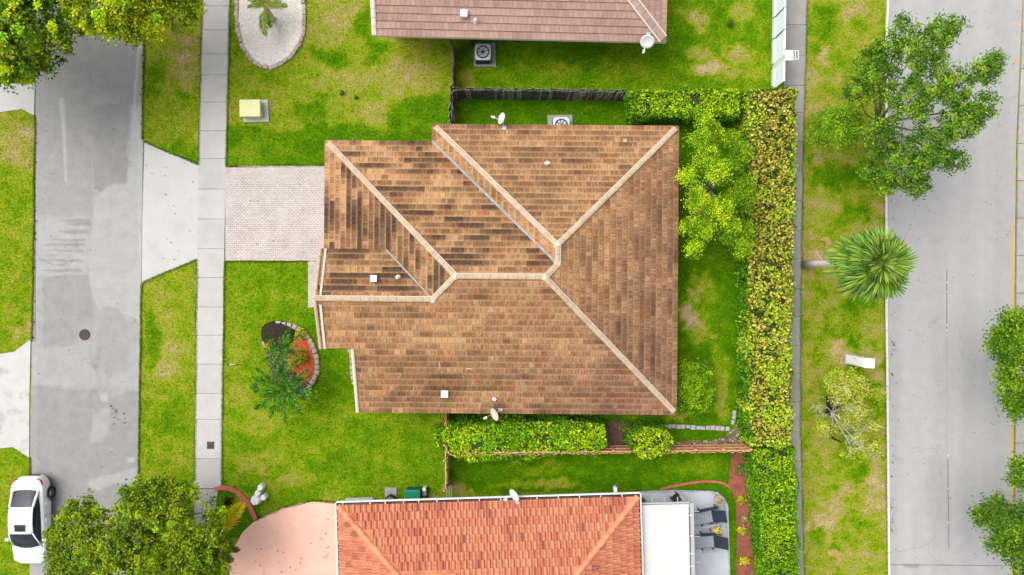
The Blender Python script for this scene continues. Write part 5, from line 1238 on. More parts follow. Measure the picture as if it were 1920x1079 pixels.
def chips(parent, poly, n, size, mat, seed, name, z=.02, flat=.35, rise=None):
    """Loose pieces heaped over a patch: small uneven octahedra, joined."""
    g = np.random.default_rng(seed); P = np.array(poly); x0, y0 = P.min(0); x1, y1 = P.max(0)
    q = np.stack([g.uniform(x0, x1, n * 3), g.uniform(y0, y1, n * 3)], 1); q = q[in_poly(q[:, 0], q[:, 1], poly)][:n]; n = len(q)
    zz = np.full(n, z) + g.uniform(0, size * .4, n)
    if rise is not None: zz += rise(q[:, 0], q[:, 1])
    c = np.column_stack([q, zz]); s_ = size * g.uniform(.6, 1.3, (n, 1)); a = g.uniform(0, 6.28, n); ca, sa = np.cos(a), np.sin(a); el = g.uniform(.5, 1.0, n)
    X = np.column_stack([ca, sa, g.uniform(-.3, .3, n)]) * s_; Yv = np.column_stack([-sa, ca, g.uniform(-.3, .3, n)]) * s_ * el[:, None]; Z = np.column_stack([np.zeros(n), np.zeros(n), np.ones(n)]) * s_ * flat
    v = np.stack([c + X, c + Yv, c - X, c - Yv, c + Z], 1).reshape(-1, 3); b_ = np.arange(n)[:, None] * 5
    t = np.concatenate([b_ + np.array([[0, 1, 4]]), b_ + np.array([[1, 2, 4]]), b_ + np.array([[2, 3, 4]]), b_ + np.array([[3, 0, 4]])], 0)
    tint = np.tile(g.random(n), 4)
    me = mesh_np(name, v, None, {'tint': ('FACE', 'FLOAT', tint)}, tris=t)
    o = link(name, me, mat, parent); o['kind'] = 'stuff'; return o

def bed(name, label, cat, poly_px, base_mat, z=.02):
    pts = ppoly(poly_px); cx = sum(p[0] for p in pts) / len(pts); cy = sum(p[1] for p in pts) / len(pts)
    t = thing(name, label, cat, (cx, cy, 0)); loc = [(x - cx, y - cy) for x, y in pts]
    m = MB(); m.prism(loc, -.02, z); m.build('bed_floor', base_mat, t); return t, loc

isl = [(446, -130), (445, 0), (444, 30), (448, 62), (456, 90), (470, 112), (490, 125), (508, 128), (528, 120), (548, 105), (562, 85), (570, 60), (571, 30), (569, 0), (567, -40), (560, -90), (540, -130), (500, -150), (460, -145)]
t, loc = bed('gravel_island', 'rounded island of white gravel with a pinkish stone edge in the lawn', 'garden bed', isl, M['gravel'], .05)
chips(t, loc, 9000, .045, M['gravel'], 3, 'gravel', .05, .6)
stones_along(t, isl + [isl[0]], .30, .20, M['stone'], 4)
fbp = [(492, 628), (497, 616), (508, 608), (522, 606), (540, 608), (560, 616), (576, 628), (586, 645), (592, 662), (596, 680), (595, 698), (588, 715), (577, 730), (562, 741), (540, 735), (520, 720), (506, 700), (500, 670)]
t, loc = bed('flower_bed', 'flower bed of bright red mulch with a curved stone edge', 'flower bed', fbp, M['soil'], .02)
o0_ = (t.location.x, t.location.y); rl = [(a - o0_[0], b_ - o0_[1]) for a, b_ in ppoly([(546, 634), (560, 622), (576, 628), (586, 645), (592, 662), (596, 680), (595, 698), (588, 712), (574, 716), (556, 708), (545, 694), (540, 676)])]
m = MB(); m.prism(rl, .0, .032); m.build('mulch_floor', M['mulch'], t)
chips(t, rl, 3600, .045, M['mulch'], 5, 'mulch', .035, .3)
chips(t, loc, 900, .05, M['soil_dark'], 55, 'leaf_litter', .022, .3)
stones_along(t, [(518, 606), (540, 608), (560, 616), (576, 628), (586, 645), (592, 662), (596, 680), (595, 698), (588, 715), (577, 730), (560, 742)], .30, .24, M['stone'], 6, hgt=.16)
stones_along(t, [(494, 640), (496, 648), (505, 655)], .26, .16, M['stone'], 7)
# dark mound in the bed
mx, my = XY(521, 628); dmnd = thing('mulch_mound', 'round dark brown mound of fine leaf litter at the north end of the flower bed', 'mound', (mx, my, 0))
m = MB(); m.lathe([(.92, -.02), (.90, .05), (.75, .16), (.5, .25), (.22, .29), (.01, .30)], 22); mo = m.build('heap', M['soil_dark'], dmnd, smooth=True)
circ = [(.95 * math.cos(a) * (1 + .07 * math.sin(3 * a + 1)), .80 * math.sin(a) * (1 + .06 * math.cos(2 * a))) for a in np.linspace(0, 6.2, 22)]
mo.scale = (1, .86, 1)
chips(dmnd, circ, 2600, .05, M['soil_dark'], 8, 'leaf_litter', .03, .4, rise=lambda x, y: .28 * np.clip(1 - (x ** 2 + (y / .86) ** 2) / .85, 0, 1) ** .8)
def croton(label, px, py, r, h, pal, seed, n=70, name='shrub', cat='shrub', leaf=.17, group=None):
    bx, by = XY(px, py); t = thing(name, label, cat, (bx, by, 0), 0, group); g = np.random.default_rng(seed)
    d = rand_unit(n, g); d[:, 2] = np.abs(d[:, 2]); p = d * np.array([r, r, h]) * g.uniform(.45, 1, (n, 1)) + np.array([0, 0, .08])
    nn = d * .5 + np.array([0, 0, .8]) + rand_unit(n, g) * .4; nn /= np.linalg.norm(nn, axis=1, keepdims=True)
    col = palette(g, n, pal) * (1 + g.normal(size=(n, 1)) * .2)
    leaf_cards('foliage', p, nn, leaf * g.uniform(.7, 1.3, n), leaf * .42 * g.uniform(.8, 1.2, n), np.clip(col, 0, .7), M['leaf'], t, g)
    m = MB()
    for k in range(5):
        a = k * 1.256; m.tube([(0, 0, -.02), (.4 * r * math.cos(a), .4 * r * math.sin(a), h * .5), (.7 * r * math.cos(a), .7 * r * math.sin(a), h * .8)], [.02, .015, .008], 5)
    m.build('stems', M['bark'], t); return t
CRO = [((.46, .30, .008), 3), ((.40, .36, .012), 2), ((.20, .24, .012), 2), ((.42, .14, .01), 1)]
croton('yellow and orange leafy shrub in the middle of the red mulch bed', 567, 669, .48, .5, CRO, 11, 220, leaf=.15)
croton('small orange-yellow leafy shrub at the west side of the red mulch', 550, 681, .32, .4, CRO, 12, 110, leaf=.14)
croton('yellow leafy shrub at the northern stone edge of the red mulch bed', 566, 626, .38, .45, [((.42, .40, .02), 2), ((.26, .33, .02), 2), ((.12, .22, .01), 1)], 13, 150, leaf=.14)
croton('low yellow-green shrub below the dark mound', 504, 650, .26, .3, CRO, 14, 80, leaf=.12)
# stone edge beside the front wall
eb, loc = bed('stone_border', 'narrow strip of dark red mulch behind a row of pale stones along the front wall', 'garden bed', [(653, 652), (676, 652), (680, 724), (664, 722), (661, 690)], M['mulch_dull'], .02)
chips(eb, loc, 900, .045, M['mulch_dull'], 9, 'mulch', .02)
stones_along(eb, [(654, 655), (660, 663), (661, 685), (662, 705), (665, 718), (672, 724)], .30, .22, M['stone'], 10)
# white stones at the south-east corner
ws, loc = bed('stone_border', 'thin border of rounded white stones near the orange fence corner', 'garden bed', [(1268, 829), (1300, 826), (1330, 828), (1360, 819), (1378, 800), (1388, 790), (1392, 838), (1268, 837)], M['soil'], .012)
stones_along(ws, [(1213, 798), (1245, 799), (1290, 800), (1305, 802), (1350, 803), (1366, 804)], .27, .22, M['stone_white'], 11, hgt=.13)
stones_along(ws, [(1372, 796), (1376, 780), (1377, 766)], .27, .17, M['stone_white'], 12)
chips(ws, [(x, y) for x, y in loc], 70, .06, M['stone_white'], 13, 'rubble', .015, .25)
tr, loc = bed('bare_soil_patch', 'patch of brown soil and old palm stubble between the two fence shrubs', 'soil patch', [(1137, 793), (1160, 788), (1184, 798), (1186, 836), (1140, 838), (1132, 815)], M['soil'], .012)
chips(tr, loc, 1500, .06, M['wood_brown'], 14, 'stubble', .02, .3)
croton('small olive weed by the bare soil patch', 1170, 800, .45, .4, [((.16, .22, .02), 2), ((.10, .17, .012), 2), ((.25, .24, .05), 1)], 15, 130, 'weed', 'plant', .12)
# red mulch strip along the lower hedge
ms = [(1371, 851), (1395, 850), (1402, 900), (1404, 960), (1409, 1020), (1413, 1079), (1422, 1300), (1378, 1300), (1381, 1079), (1382, 1000), (1380, 945), (1374, 925), (1366, 914), (1369, 885)]
st, loc = bed('mulch_strip', 'long strip of dull red mulch between the patio lawn and the low green hedge', 'mulch strip', ms, M['mulch_dull'], .025)
chips(st, loc, 5200, .05, M['mulch_dull'], 16, 'mulch', .025, .3)
def ribbon(name, pts_px, w, z0, z1, mat, parent=None, off=(0, 0)):
    P = [Vector(XY(a, b_)) - Vector(off) for a, b_ in pts_px]; L, Rr = [], []
    for i, p in enumerate(P):
        d = (P[min(i + 1, len(P) - 1)] - P[max(i - 1, 0)]).normalized(); n = Vector((-d.y, d.x)) * w / 2; L.append(tuple(p + n)); Rr.append(tuple(p - n))
    m = MB(); m.prism(L + Rr[::-1], z0, z1); return m.build(name, mat, parent)
e = ribbon('lawn_edging', [(1238, 918), (1255, 913), (1275, 909), (1300, 905), (1322, 902.5), (1345, 903.5), (1358, 907), (1368, 914)], .13, -.02, .05, M['curb_red']); tag(e, 'thin reddish curved edging running from the white patio roof to the mulch strip', 'edging')
cb = [(404, 917), (416, 914), (432, 916), (446, 923), (460, 935), (470, 950), (476, 964), (480, 974)]
e = ribbon('bed_edging', cb, .24, -.02, .09, M['curb_red']); tag(e, 'thick curved red kerb round the dark palm bed beside the pavement', 'edging')
croton('small dark burgundy shrub inside the red-edged circular bed', 430, 938, .26, .4, [((.035, .006, .014), 3), ((.02, .01, .01), 2)], 17, 110, leaf=.14)
YC = [((.50, .44, .02), 3), ((.42, .40, .015), 2), ((.28, .32, .02), 1)]
croton('round yellow-green plant at the north end of the mulch strip', 1390, 935, .30, .34, [((.40, .40, .015), 3), ((.28, .33, .012), 2), ((.10, .14, .01), 1)], 18, 75, 'plant', 'plant', .16)
croton('pale grey-green plant in the mulch strip', 1395, 972, .22, .26, [((.33, .33, .14), 2), ((.24, .27, .09), 2)], 19, 70, 'plant', 'plant', .12)
croton('yellow plant with a grey-green centre next to the pale plant in the mulch strip', 1391, 993, .30, .34, YC + [((.22, .26, .08), 2)], 20, 75, 'plant', 'plant', .16)
croton('bright yellow spiky plant at the south end of the mulch strip', 1394, 1050, .28, .4, YC, 21, 55, 'plant', 'plant', .20)
croton('white-flecked green plant where the orange fence meets the mulch strip', 1386, 877, .34, .4, [((.10, .22, .02), 3), ((.40, .45, .30), 1), ((.05, .13, .01), 2)], 22, 120, 'plant', 'plant', .12)
croton('tiny green sprout in a bare patch of the northern yard', 1368, 47, .22, .25, [((.06, .12, .01), 2), ((.03, .07, .008), 2)], 23, 80, 'plant', 'plant', .1)
croton('low green weed in the western lawn between the pavement and bed', 477, 725, .24, .18, [((.03, .16, .02), 2), ((.05, .22, .03), 2)], 24, 60, 'weed', 'plant', .12)
for q, (px, py, lab) in enumerate(((642, 176, 'dark weed tuft in the dry patch left of the picket fence'), (668, 184, 'smaller weed tuft right of the dark weed tuft in the dry lawn'))):
    croton(lab, px, py, .16 - .03 * q, .14, [((.05, .11, .008), 2), ((.03, .08, .006), 2)], 25 + q, 60, 'weed', 'plant', .08)

# ------------------------------------------------------------------ fences
def picket_fence(name, label, a_px, b_px, h, mats, seed, pw=.135, gap=.02, th=.022, rails=2, rail_side=1, lean=.0, post_step=2.4, rail_mat=None, base_px_at_ground=True, skip=(), cat='fence', flat_top=True, doubled=False):
    A = Vector(XY(*a_px)); B = Vector(XY(*b_px)); d = (B - A); L = d.length; ang = math.atan2(d.y, d.x)
    t = thing(name, label, cat, (A.x, A.y, 0), ang); r = random.Random(seed); rail_mat = rail_mat or mats[0]
    bank = []
    for k in range(8):
        m = MB(); m.tint = r.uniform(.15, 1); hh = h + r.uniform(-.03, .03)
        if flat_top: m.box(0, pw, -th / 2, th / 2, .04, hh)
        else: m.prism([(0, 0), (pw, 0)], 0, hh)
        me = m.mesh('picket'); me.materials.append(mats[k % len(mats)]); bank.append(me)
    n = int(L / (pw + gap))
    for i in range(n):
        for back in ((0, 1) if doubled else (0,)):
            o = bpy.data.objects.new('picket', bank[r.randrange(8)]); C.objects.link(o); o.parent = t
            o.location = ((i + .5 * back) * (pw + gap), (.075 if back else -.035) * rail_side, r.uniform(-.03, .02) - .03 * back); o.rotation_euler = (r.uniform(-.025, .025) + lean, r.uniform(-.02, .02), r.uniform(-.04, .04))
    for k in range(rails):
        z = .25 + k * (h - .45) / max(1, rails - 1); m = MB(); m.box(0, L, .0 if rail_side > 0 else -.045, .045 if rail_side > 0 else 0, z, z + .09); m.build('rail', rail_mat, t)
    x = 0
    while x <= L + .1:
        m = MB(); y0 = .047 if rail_side > 0 else -.137; m.box(x - .045, x + .045, y0, y0 + .09, -.1, h + .04); m.build('post', rail_mat, t); x += post_step
    return t
fy = 186.5
picket_fence('picket_fence', 'weathered dark picket fence running from the brown house lawn to the short green hedge', (855, 184.8), (1166, 188.5), 1.75, [M['wood_dark'], M['wood_grey'], M['wood_dark'], M['wood_dark'], M['wood_grey']], 31, pw=.118, gap=.034, rails=2, rail_side=1, post_step=2.4, doubled=True)
picket_fence('picket_fence', 'brown picket fence running from the pink house south to the dark fence corner', (853, 97), (853.5, 181), 1.75, [M['wood_brown'], M['wood_brown'], M['wood_dark']], 32, pw=.14, gap=.006, rail_side=-1, post_step=2.4)
picket_fence('picket_fence', 'short dark grey picket fence from the fence corner to the brown roof', (852, 188), (850, 258), 1.75, [M['wood_dark'], M['wood_grey'], M['wood_dark']], 33, pw=.15, gap=.03, rail_side=1, lean=.03, post_step=2.0, doubled=True)
picket_fence('wood_fence', 'orange wooden fence with rails behind the green hedge and lime shrub', (846, 837.5), (1389, 832.5), 1.72, [M['wood_orange']], 34, pw=.14, gap=.012, rails=3, rail_side=1, post_step=1.45)
picket_fence('wood_fence', 'short orange fence from the brown roof down to the green hedge', (841, 762), (841, 790), 1.72, [M['wood_orange']], 35, pw=.14, gap=.01, rail_side=1, post_step=.85)
picket_fence('wood_gate', 'orange wooden gate at the west end of the green hedge', (842, 822), (841.5, 849), 1.76, [M['wood_orange']], 36, pw=.14, gap=.008, rail_side=-1, post_step=.8, cat='gate')
picket_fence('wood_gate', 'pale weathered wooden gate ending at the orange house gutter', (841, 850), (841, 908), 1.62, [M['wood_orange'], M['stone']], 37, pw=.13, gap=.012, rail_side=-1, post_step=1.6, cat='gate')
# white vinyl fence
vf = thing('vinyl_fence', 'white vinyl panel fence between the northern yard and the pavement', 'fence', (*XY(1450, 0), 0)); vf.rotation_euler = (0, 0, math.radians(-.9))
vx = 0.0
def vinyl_run(y0, y1, parent, full=True):
    m = MB(); m.box(-.07, .03, y0, y1, .06, .34); m.build('rail', M['white_paint'], parent)
    m = MB(); m.box(-.045, .045, y0, y1, 1.62, 1.72, cham=.01); m.build('rail', M['vinyl'], parent)
    n = max(1, round((y1 - y0) / .16)); w = (y1 - y0) / n
    mm = MB(); mm.box(-.012, .012, .004, w - .004, .303, 1.617, cham=.004); me = mm.mesh('board'); me.materials.append(M['vinyl'])
    for k in range(n):
        o = bpy.data.objects.new('board', me); C.objects.link(o); o.parent = parent; o.location = (0, y0 + k * w, 0)
posts_ = [.09 + 1.17 * k for k in range(6)] + [-1.09, -2.26]
posts_ = sorted(posts_, reverse=True)
for a, b_ in zip(posts_[1:], posts_[:-1]): vinyl_run(a + .035, b_ - .035, vf)
vinyl_run(-3.60, -2.30, vf); vinyl_run(-5.0, -3.92, vf)
for yy in posts_:
    m = MB(); m.box(-.05, .035, yy - .03, yy + .03, -.05, 1.70); m.build('post', M['ac_grey'], vf)
gp = thing('gate_pillar', 'thick white fence pillar with a square wire bracket beside the pavement', 'pillar', (*XY(1454, 126), 0))
m = MB(); m.box(-.17, .17, -.22, .22, -.05, 1.85, cham=.01); m.box(-.22, .22, -.27, .27, 1.853, 1.93, cham=.03); m.build('shaft', M['white_paint'], gp)
m = MB()
for p, q in (((.2, -.17), (.52, -.17)), ((.52, -.17), (.52, .28)), ((.52, .28), (.2, .28)), ((.36, -.17), (.36, .28))):
    m.tube([(p[0], p[1], 1.8), (q[0], q[1], 1.8)], .022, 6)
m.build('bracket', M['white_paint'], gp)

# ------------------------------------------------------------------ equipment
def condenser(label, px, py, w, h, body, top, seed, zpad=.08, pad=None):
    x, y = XY(px, py); t = thing('air_conditioner', label, 'air conditioner', (x, y, zpad)); a = w / 2
    m = MB(); m.box(-a, a, -a, a, .0, h, cham=.0); c = m.build('casing', M[body], t); bevel(c, .05, 3)
    m = MB()
    for k in range(14):
        z = .08 + k * (h - .16) / 14; m.box(-a * .86, a * .86, -a - .008, -a + .004, z, z + .022); m.box(-a * .86, a * .86, a - .004, a + .008, z, z + .022); m.box(-a - .008, -a + .004, -a * .86, a * .86, z, z + .022); m.box(a - .004, a + .008, -a * .86, a * .86, z, z + .022)
    g = m.build('louvres', M['black'], t); g['kind'] = 'stuff'
    m = MB(); n = 28; R0 = a * .76
    sq = []
    for k in range(n):
        an = 2 * math.pi * k / n; c_, s_ = math.cos(an), math.sin(an); q = a * .99 / max(abs(c_), abs(s_)); q = min(q, a * 1.22); sq.append((q * c_, q * s_))
    vs = [(R0 * math.cos(2 * math.pi * k / n), R0 * math.sin(2 * math.pi * k / n), h + .035) for k in range(n)] + [(p[0], p[1], h + .02) for p in sq] + [(p[0], p[1], h - .02) for p in sq] + [(R0 * math.cos(2 * math.pi * k / n), R0 * math.sin(2 * math.pi * k / n), h + .003) for k in range(n)]
    fs = []
    for k in range(n):
        j = (k + 1) % n; fs += [(k, n + k, n + j, j), (n + k, 2 * n + k, 2 * n + j, n + j), (k, j, 3 * n + j, 3 * n + k)]
    m.add(vs, fs); m.build('top_panel', M[top], t)
    m = MB(); m.lathe([(R0 * .995, h + .002), (R0 * .995, h + .006)], 28); m.build('fan_well', M['black'], t)
    fan = MB(); fan.lathe([(.095, h + .008), (.095, h + .05), (.06, h + .06)], 14); f = fan.build('fan', M['black'], t)
    r = random.Random(seed)
    for k in range(9):
        an = 2 * math.pi * k / 9; m = MB(); vs = [(.07, -.03, h + .014), (R0 * .93, -.085, h + .012), (R0 * .95, .075, h + .045), (.07, .03, h + .04)]; m.add(vs, [(0, 1, 2, 3)]); m.add([(p[0], p[1], p[2] - .004) for p in vs], [(3, 2, 1, 0)])
        b_ = m.build('fan_blade', M['rim'] if False else M['white_line'], f); b_.rotation_euler = (0, 0, an)
    m = MB()
    for q in (.5, .98): 
        m.tube([(R0 * q * math.cos(2 * math.pi * k / 24), R0 * q * math.sin(2 * math.pi * k / 24), h + .05) for k in range(25)], .006 if q < .9 else .035, 4, cap=False)
    for k in range(4):
        an = math.pi * k / 4 + .2; m.tube([(-R0 * math.cos(an), -R0 * math.sin(an), h + .05), (R0 * math.cos(an), R0 * math.sin(an), h + .05)], .007, 4)
    m.build('grille', M['black'], t)
    return t
flat('concrete_pad', [(887.5, 82), (929, 82), (930, 126), (888.5, 126)], .08, M['concrete_pad'])
flat('concrete_pad', [(1026, 217), (1073, 216), (1074, 250), (1028, 250)], .07, M['concrete_pad'])
condenser('grey air conditioner with its fan showing on a concrete pad by the pink house', 906.5, 107.5, .86, .72, 'ac_grey', 'ac_beige', 1)
condenser('air conditioner half hidden under the north eave of the brown house', 1050.5, 242, .90, .72, 'ac_grey', 'ac_beige', 2, .07)
# insulated pipes of the first unit
m = MB()
for k in range(2): 
    p0 = XY(880 + 4 * k, 72); p1 = XY(888 + 4 * k, 92); m.tube([(p0[0], p0[1], 1.2), (p0[0], p0[1], .35), (p1[0], p1[1], .25)], .035, 6)
tag(m.build('refrigerant_pipes', M['black'], None), 'black insulated pipes between the pink house wall and the grey air conditioner', 'pipes')
# pads and boxes by the orange house
flat('concrete_pad', [(722, 914), (744, 914), (744, 950), (722, 950)], .07, M['concrete_pad']); flat('concrete_pad', [(648, 934), (700, 932), (700, 955), (648, 955)], .05, M['concrete_pad'])
x, y = XY(734, 936); t = thing('exhaust_fan', 'black round fan unit on the small concrete pad beside the green box', 'fan unit', (x, y, .07)); m = MB(); m.lathe([(.30, 0), (.32, .28), (.28, .36), (.10, .40)], 18); m.build('housing', M['black'], t)
m = MB(); m.tube([(.2 * math.cos(k * .39), .2 * math.sin(k * .39), .38) for k in range(17)], .018, 5); m.build('ring', M['grey_metal'], t)
x, y = XY(777, 923.5); t = thing('green_box', 'bright green plastic equipment box against the orange house wall', 'utility box', (x, y, 0)); m = MB(); m.box(-.40, .40, -.42, .33, 0, .72, cham=.0); c = m.build('body', M['green_box'], t); bevel(c, .06, 3)
m = MB(); m.box(-.43, .43, -.45, .36, .723, .80); c = m.build('lid', M['green_box'], t); bevel(c, .04, 3)
m = MB()
for k in range(5): m.box(-.3 + k * .13, -.24 + k * .13, .33, .342, .15, .6)
m.build('vents', M['black'], t)
x, y = XY(797, 922); t = thing('pump', 'small grey pump standing just right of the green box', 'pump', (x, y, 0)); m = MB(); m.box(-.10, .10, .12, .30, .0, .45, cham=.03); m.build('head', M['white_paint'], t); m = MB(); m.lathe([(.13, 0), (.14, .3), (.08, .36)], 14, T(0, -.05, 0)); m.build('motor', M['grey_metal'], t); m = MB(); m.box(.115, .165, -.4, .3, .02, .3); m.box(-.165, -.115, -.4, .3, .02, .25); m.build('bracket', M['black'], t)
m = MB()
for k in range(3):
    p = XY(840 + 4.2 * k, 905 + k * .5); q = XY(839 + 4.2 * k, 938); m.tube([(p[0], p[1], -.05), (p[0], p[1] - .0, .45), (p[0], p[1] - .06, .5), (q[0], q[1], .5)], .028, 6)
tag(m.build('pipe_rails', M['grey_metal']), 'three thin grey pipes sticking out from under the orange house gutter by the gate', 'pipes')
x, y = XY(1154, 910); t = thing('garden_sprayer', 'small dark stake with two prongs at the downpipe of the orange house', 'stake', (x, y, 0)); m = MB()
for k in (-1, 1): m.tube([(k * .05, -.35, .5), (k * .06, .0, .55), (k * .08, .25, .5)], [.03, .025, .012], 6)
m.build('prong', M['bark'], t)

# utility cabinet on its pad
flat('concrete_pad', [(457, 189), (503, 188), (505, 229), (458, 230)], .08, M['concrete_light'])
x, y = XY(478, 208.5); t = thing('utility_cabinet', 'pale yellow utility cabinet on a concrete pad in the front lawn', 'utility box', (x, y, .08), math.radians(1))
m = MB(); m.box(-.56, .50, -.44, .42, 0, .52); c = m.build('body', M['utility_cream'], t); bevel(c, .05, 3)
m = MB(); m.box(-.60, .54, -.48, .46, .523, .60); c = m.build('lid', M['utility_cream'], t); bevel(c, .04, 3)
m = MB(); m.box(.502, .53, -.06, .06, .2, .34); m.build('latch', M['grey_metal'], t)
# white cabinet on the verge
x, y = XY(1594, 674); t = thing('roadside_cabinet', 'tall narrow white cabinet standing on the verge beside the avenue', 'cabinet', (x, y, 0), math.radians(-3))
m = MB(); m.box(-.27, .27, -.24, .24, .05, 2.0); c = m.build('body', M['white_gloss'], t); bevel(c, .03, 2)
m = MB(); m.box(-.285, .285, -.255, .255, 2.003, 2.06); c = m.build('lid', M['white_gloss'], t); bevel(c, .03, 2)
m = MB(); m.box(-.29, -.272, -.2, .2, .2, 1.9); d_ = m.build('door', M['white_gloss'], t); m = MB(); m.box(-.31, -.291, .12, .15, 1.0, 1.2); m.build('handle', M['grey_metal'], d_)
m = MB(); m.box(-.33, .33, -.3, .3, -.05, .06, cham=.01); m.build('plinth', M['concrete_pad'], t)
# four white standpipe covers by the circular bed
for q, (px, py, r0, h, lab) in enumerate(((493, 911, .17, .46, 'northernmost small white hexagonal utility cover in the lawn'), (487, 922, .17, .38, 'small white hexagonal cover touching the largest white cover'), (484.5, 934, .27, .55, 'largest white hexagonal utility cover beside the pink driveway'), (498, 930, .17, .42, 'easternmost small white hexagonal cover beside the largest cover'))):
    x, y = XY(px, py); t = thing('utility_cover', lab, 'utility cover', (x, y, 0), .3 + q, 'white utility covers in the lawn')
    m = MB(); m.lathe([(r0 * 1.08, -.03), (r0, h * .9)], 6); m.build('body', M['white_paint'], t); m = MB(); m.lathe([(r0 * .99, h * .9 + .002), (r0 * .8, h)], 6); m.build('cap', M['white_paint'], t)

# satellite dishes
def dish(label, px, py, z, r, az, tilt, mat, base, lnb_mat='white_paint', arm=.6):
    x, y, _ = W(px, py, z); t = thing('satellite_dish', label, 'satellite dish', (x, y, z), math.radians(az)); n = 24
    Mx = Matrix.Rotation(math.radians(90 - tilt), 4, 'Y')
    vs, fs = [], []
    for k, (q, d) in enumerate(((.001, .0), (.35, .012), (.7, .048), (1.0, .10), (1.0, .075), (.7, .02), (.35, -.016), (.001, -.028))):
        for i in range(n): a = 2 * math.pi * i / n; vs.append(Mx @ Vector((q * r * math.cos(a) * 1.0, q * r * .88 * math.sin(a), d * r * 2.2)))
    for k in range(7):
        for i in range(n): fs.append((k * n + i, k * n + (i + 1) % n, (k + 1) * n + (i + 1) % n, (k + 1) * n + i))
    m = MB(); m.add(vs, fs); m.build('reflector', M[mat], t, smooth=True)
    e0 = Mx @ Vector((r * .95, 0, .12 * r)); e1 = Mx @ Vector((r * .75, 0, r * 1.25 * arm / .6))
    m = MB(); m.tube([e0, e0.lerp(e1, .6) , e1], .022, 6); m.build('arm', M[lnb_mat], t)
    m = MB(); d = (Mx @ Vector((-.3, 0, -.6))).normalized(); m.tube([e1 - d * .09, e1 + d * .10], [.05, .06], 8); m.box(e1.x - .06, e1.x + .06, e1.y - .05, e1.y + .05, e1.z - .04, e1.z + .05); m.build('receiver', M['white_paint'], t)
    b_ = Matrix.Rotation(-math.radians(az), 4, 'Z') @ (Vector(base) - Vector((x, y, z))); m = MB(); m.tube([(0, 0, -.02), (b_.x * .3, b_.y * .3, min(-.15, b_.z * .4)), (b_.x, b_.y, b_.z)], .028, 7); m.box(b_.x - .1, b_.x + .1, b_.y - .1, b_.y + .1, b_.z - .02, b_.z + .02); m.build('mast', M['grey_metal'], t)
    return t
dish('large white satellite dish at the corner of the pink roof', 1214, 77, 3.4, .40, 250, 34, 'white_paint', W(1216, 62, 3.1))
dish('small white satellite dish above the north eave of the brown house', 942, 223, 3.3, .33, 170, 30, 'white_paint', W(945, 240, 3.0))
dish('brownish satellite dish at the south eave of the brown house', 929, 777, 3.3, .38, 200, 30, 'mortar', W(938, 768, 3.0), 'brown_dish')
dish('white satellite dish on the gutter of the orange house', 966, 928, 3.4, .38, 205, 32, 'white_paint', W(970, 942, 3.15))

# ------------------------------------------------------------------ patio furniture
def lounger(label, px, py, rz):
    t = thing('lounge_chair', label, 'lounge chair', (*XY(px, py), .05), math.radians(rz), 'lounge chairs on the patio')
    m = MB()
    for s_ in (-1, 1): m.box(-1.25, .55, s_ * .33 - .025, s_ * .33 + .025, .28, .34)
    m.box(-1.25, -1.20, -.302, .302, .28, .34); m.build('frame', M['dark_fabric'], t)
    mm = MB(); mm.box(-.06, .06, -.33, .33, .343, .365, cham=.006); me = mm.mesh('slat'); me.materials.append(M['slat_grey'])
    for k in range(10):
        o = bpy.data.objects.new('slat', me); C.objects.link(o); o.parent = t; o.location = (-1.17 + k * .135, 0, 0)
    Mx = T(.16, 0, .36) @ Matrix.Rotation(math.radians(-42), 4, 'Y'); m = MB(); m.box(0, .80, -.33, .33, 0, .035, Mx, cham=.01); m.build('backrest', M['dark_fabric'], t)
    m = MB(); m.box(-.60, .50, .40, .56, .58, .615, cham=.01); m.build('armrest', M['dark_fabric'], t)
    m = MB(); m.box(-.55, .20, -.52, -.40, .52, .555, cham=.01); m.build('armrest', M['slat_grey'], t)
    for x_ in (-1.1, .42):
        for s_ in (-1, 1): m = MB(); m.box(x_ - .03, x_ + .03, s_ * .33 - .024, s_ * .33 + .024, 0, .278); m.build('leg', M['dark_fabric'], t)
    for x_ in (-.5, .42):
        for s_, z_ in ((1, .578), (-1, .518)):
            if s_ < 0 and x_ > 0: x_ = .1
            m = MB(); m.box(x_ - .025, x_ + .025, s_ * .46 - .02, s_ * .46 + .02, 0, z_); m.build('arm_support', M['dark_fabric'], t)
    return t
lounger('grey slatted lounge chair with dark backrest nearest the flower pot at the patio corner', 1327, 964, 12)
lounger('grey slatted lounge chair with dark backrest, south of the small table', 1330, 1010.5, 4)
x, y = XY(1336, 985); t = thing('side_table', 'small dark side table between the two lounge chairs', 'table', (x, y, .05)); m = MB(); m.box(-.2, .24, -.24, .24, .42, .45, cham=.01); m.build('table_top', M['slat_grey'], t)
for a in (-1, 1):
    for b_ in (-1, 1): m = MB(); m.box(a * .18 - .02, a * .18 + .02, b_ * .2 - .02, b_ * .2 + .02, 0, .418); m.build('leg', M['dark_fabric'], t)
def pot(label, px, py, z, r, h, pal, seed, mat='clay_pot', n=60, leaf=.10, fr=.26):
    t = thing('flower_pot', label, 'flower pot', (*XY(px, py, z), z)); m = MB(); m.lathe([(r * .7, 0), (r, h), (r * 1.08, h), (r * 1.08, h - .03), (r * .9, h - .035), (r * .9, h - .02)], 18); m.build('pot', M[mat], t)
    g = np.random.default_rng(seed); d = rand_unit(n, g); d[:, 2] = np.abs(d[:, 2]); p = d * np.array([fr, fr, fr * .8]) * g.uniform(.4, 1, (n, 1)) + np.array([0, 0, h]); nn = d + np.array([0, 0, .6]); nn /= np.linalg.norm(nn, axis=1, keepdims=True)
    leaf_cards('flowers', p, nn, leaf * g.uniform(.7, 1.3, n), leaf * .7 * g.uniform(.8, 1.2, n), palette(g, n, pal), M['leaf'], t, g); return t
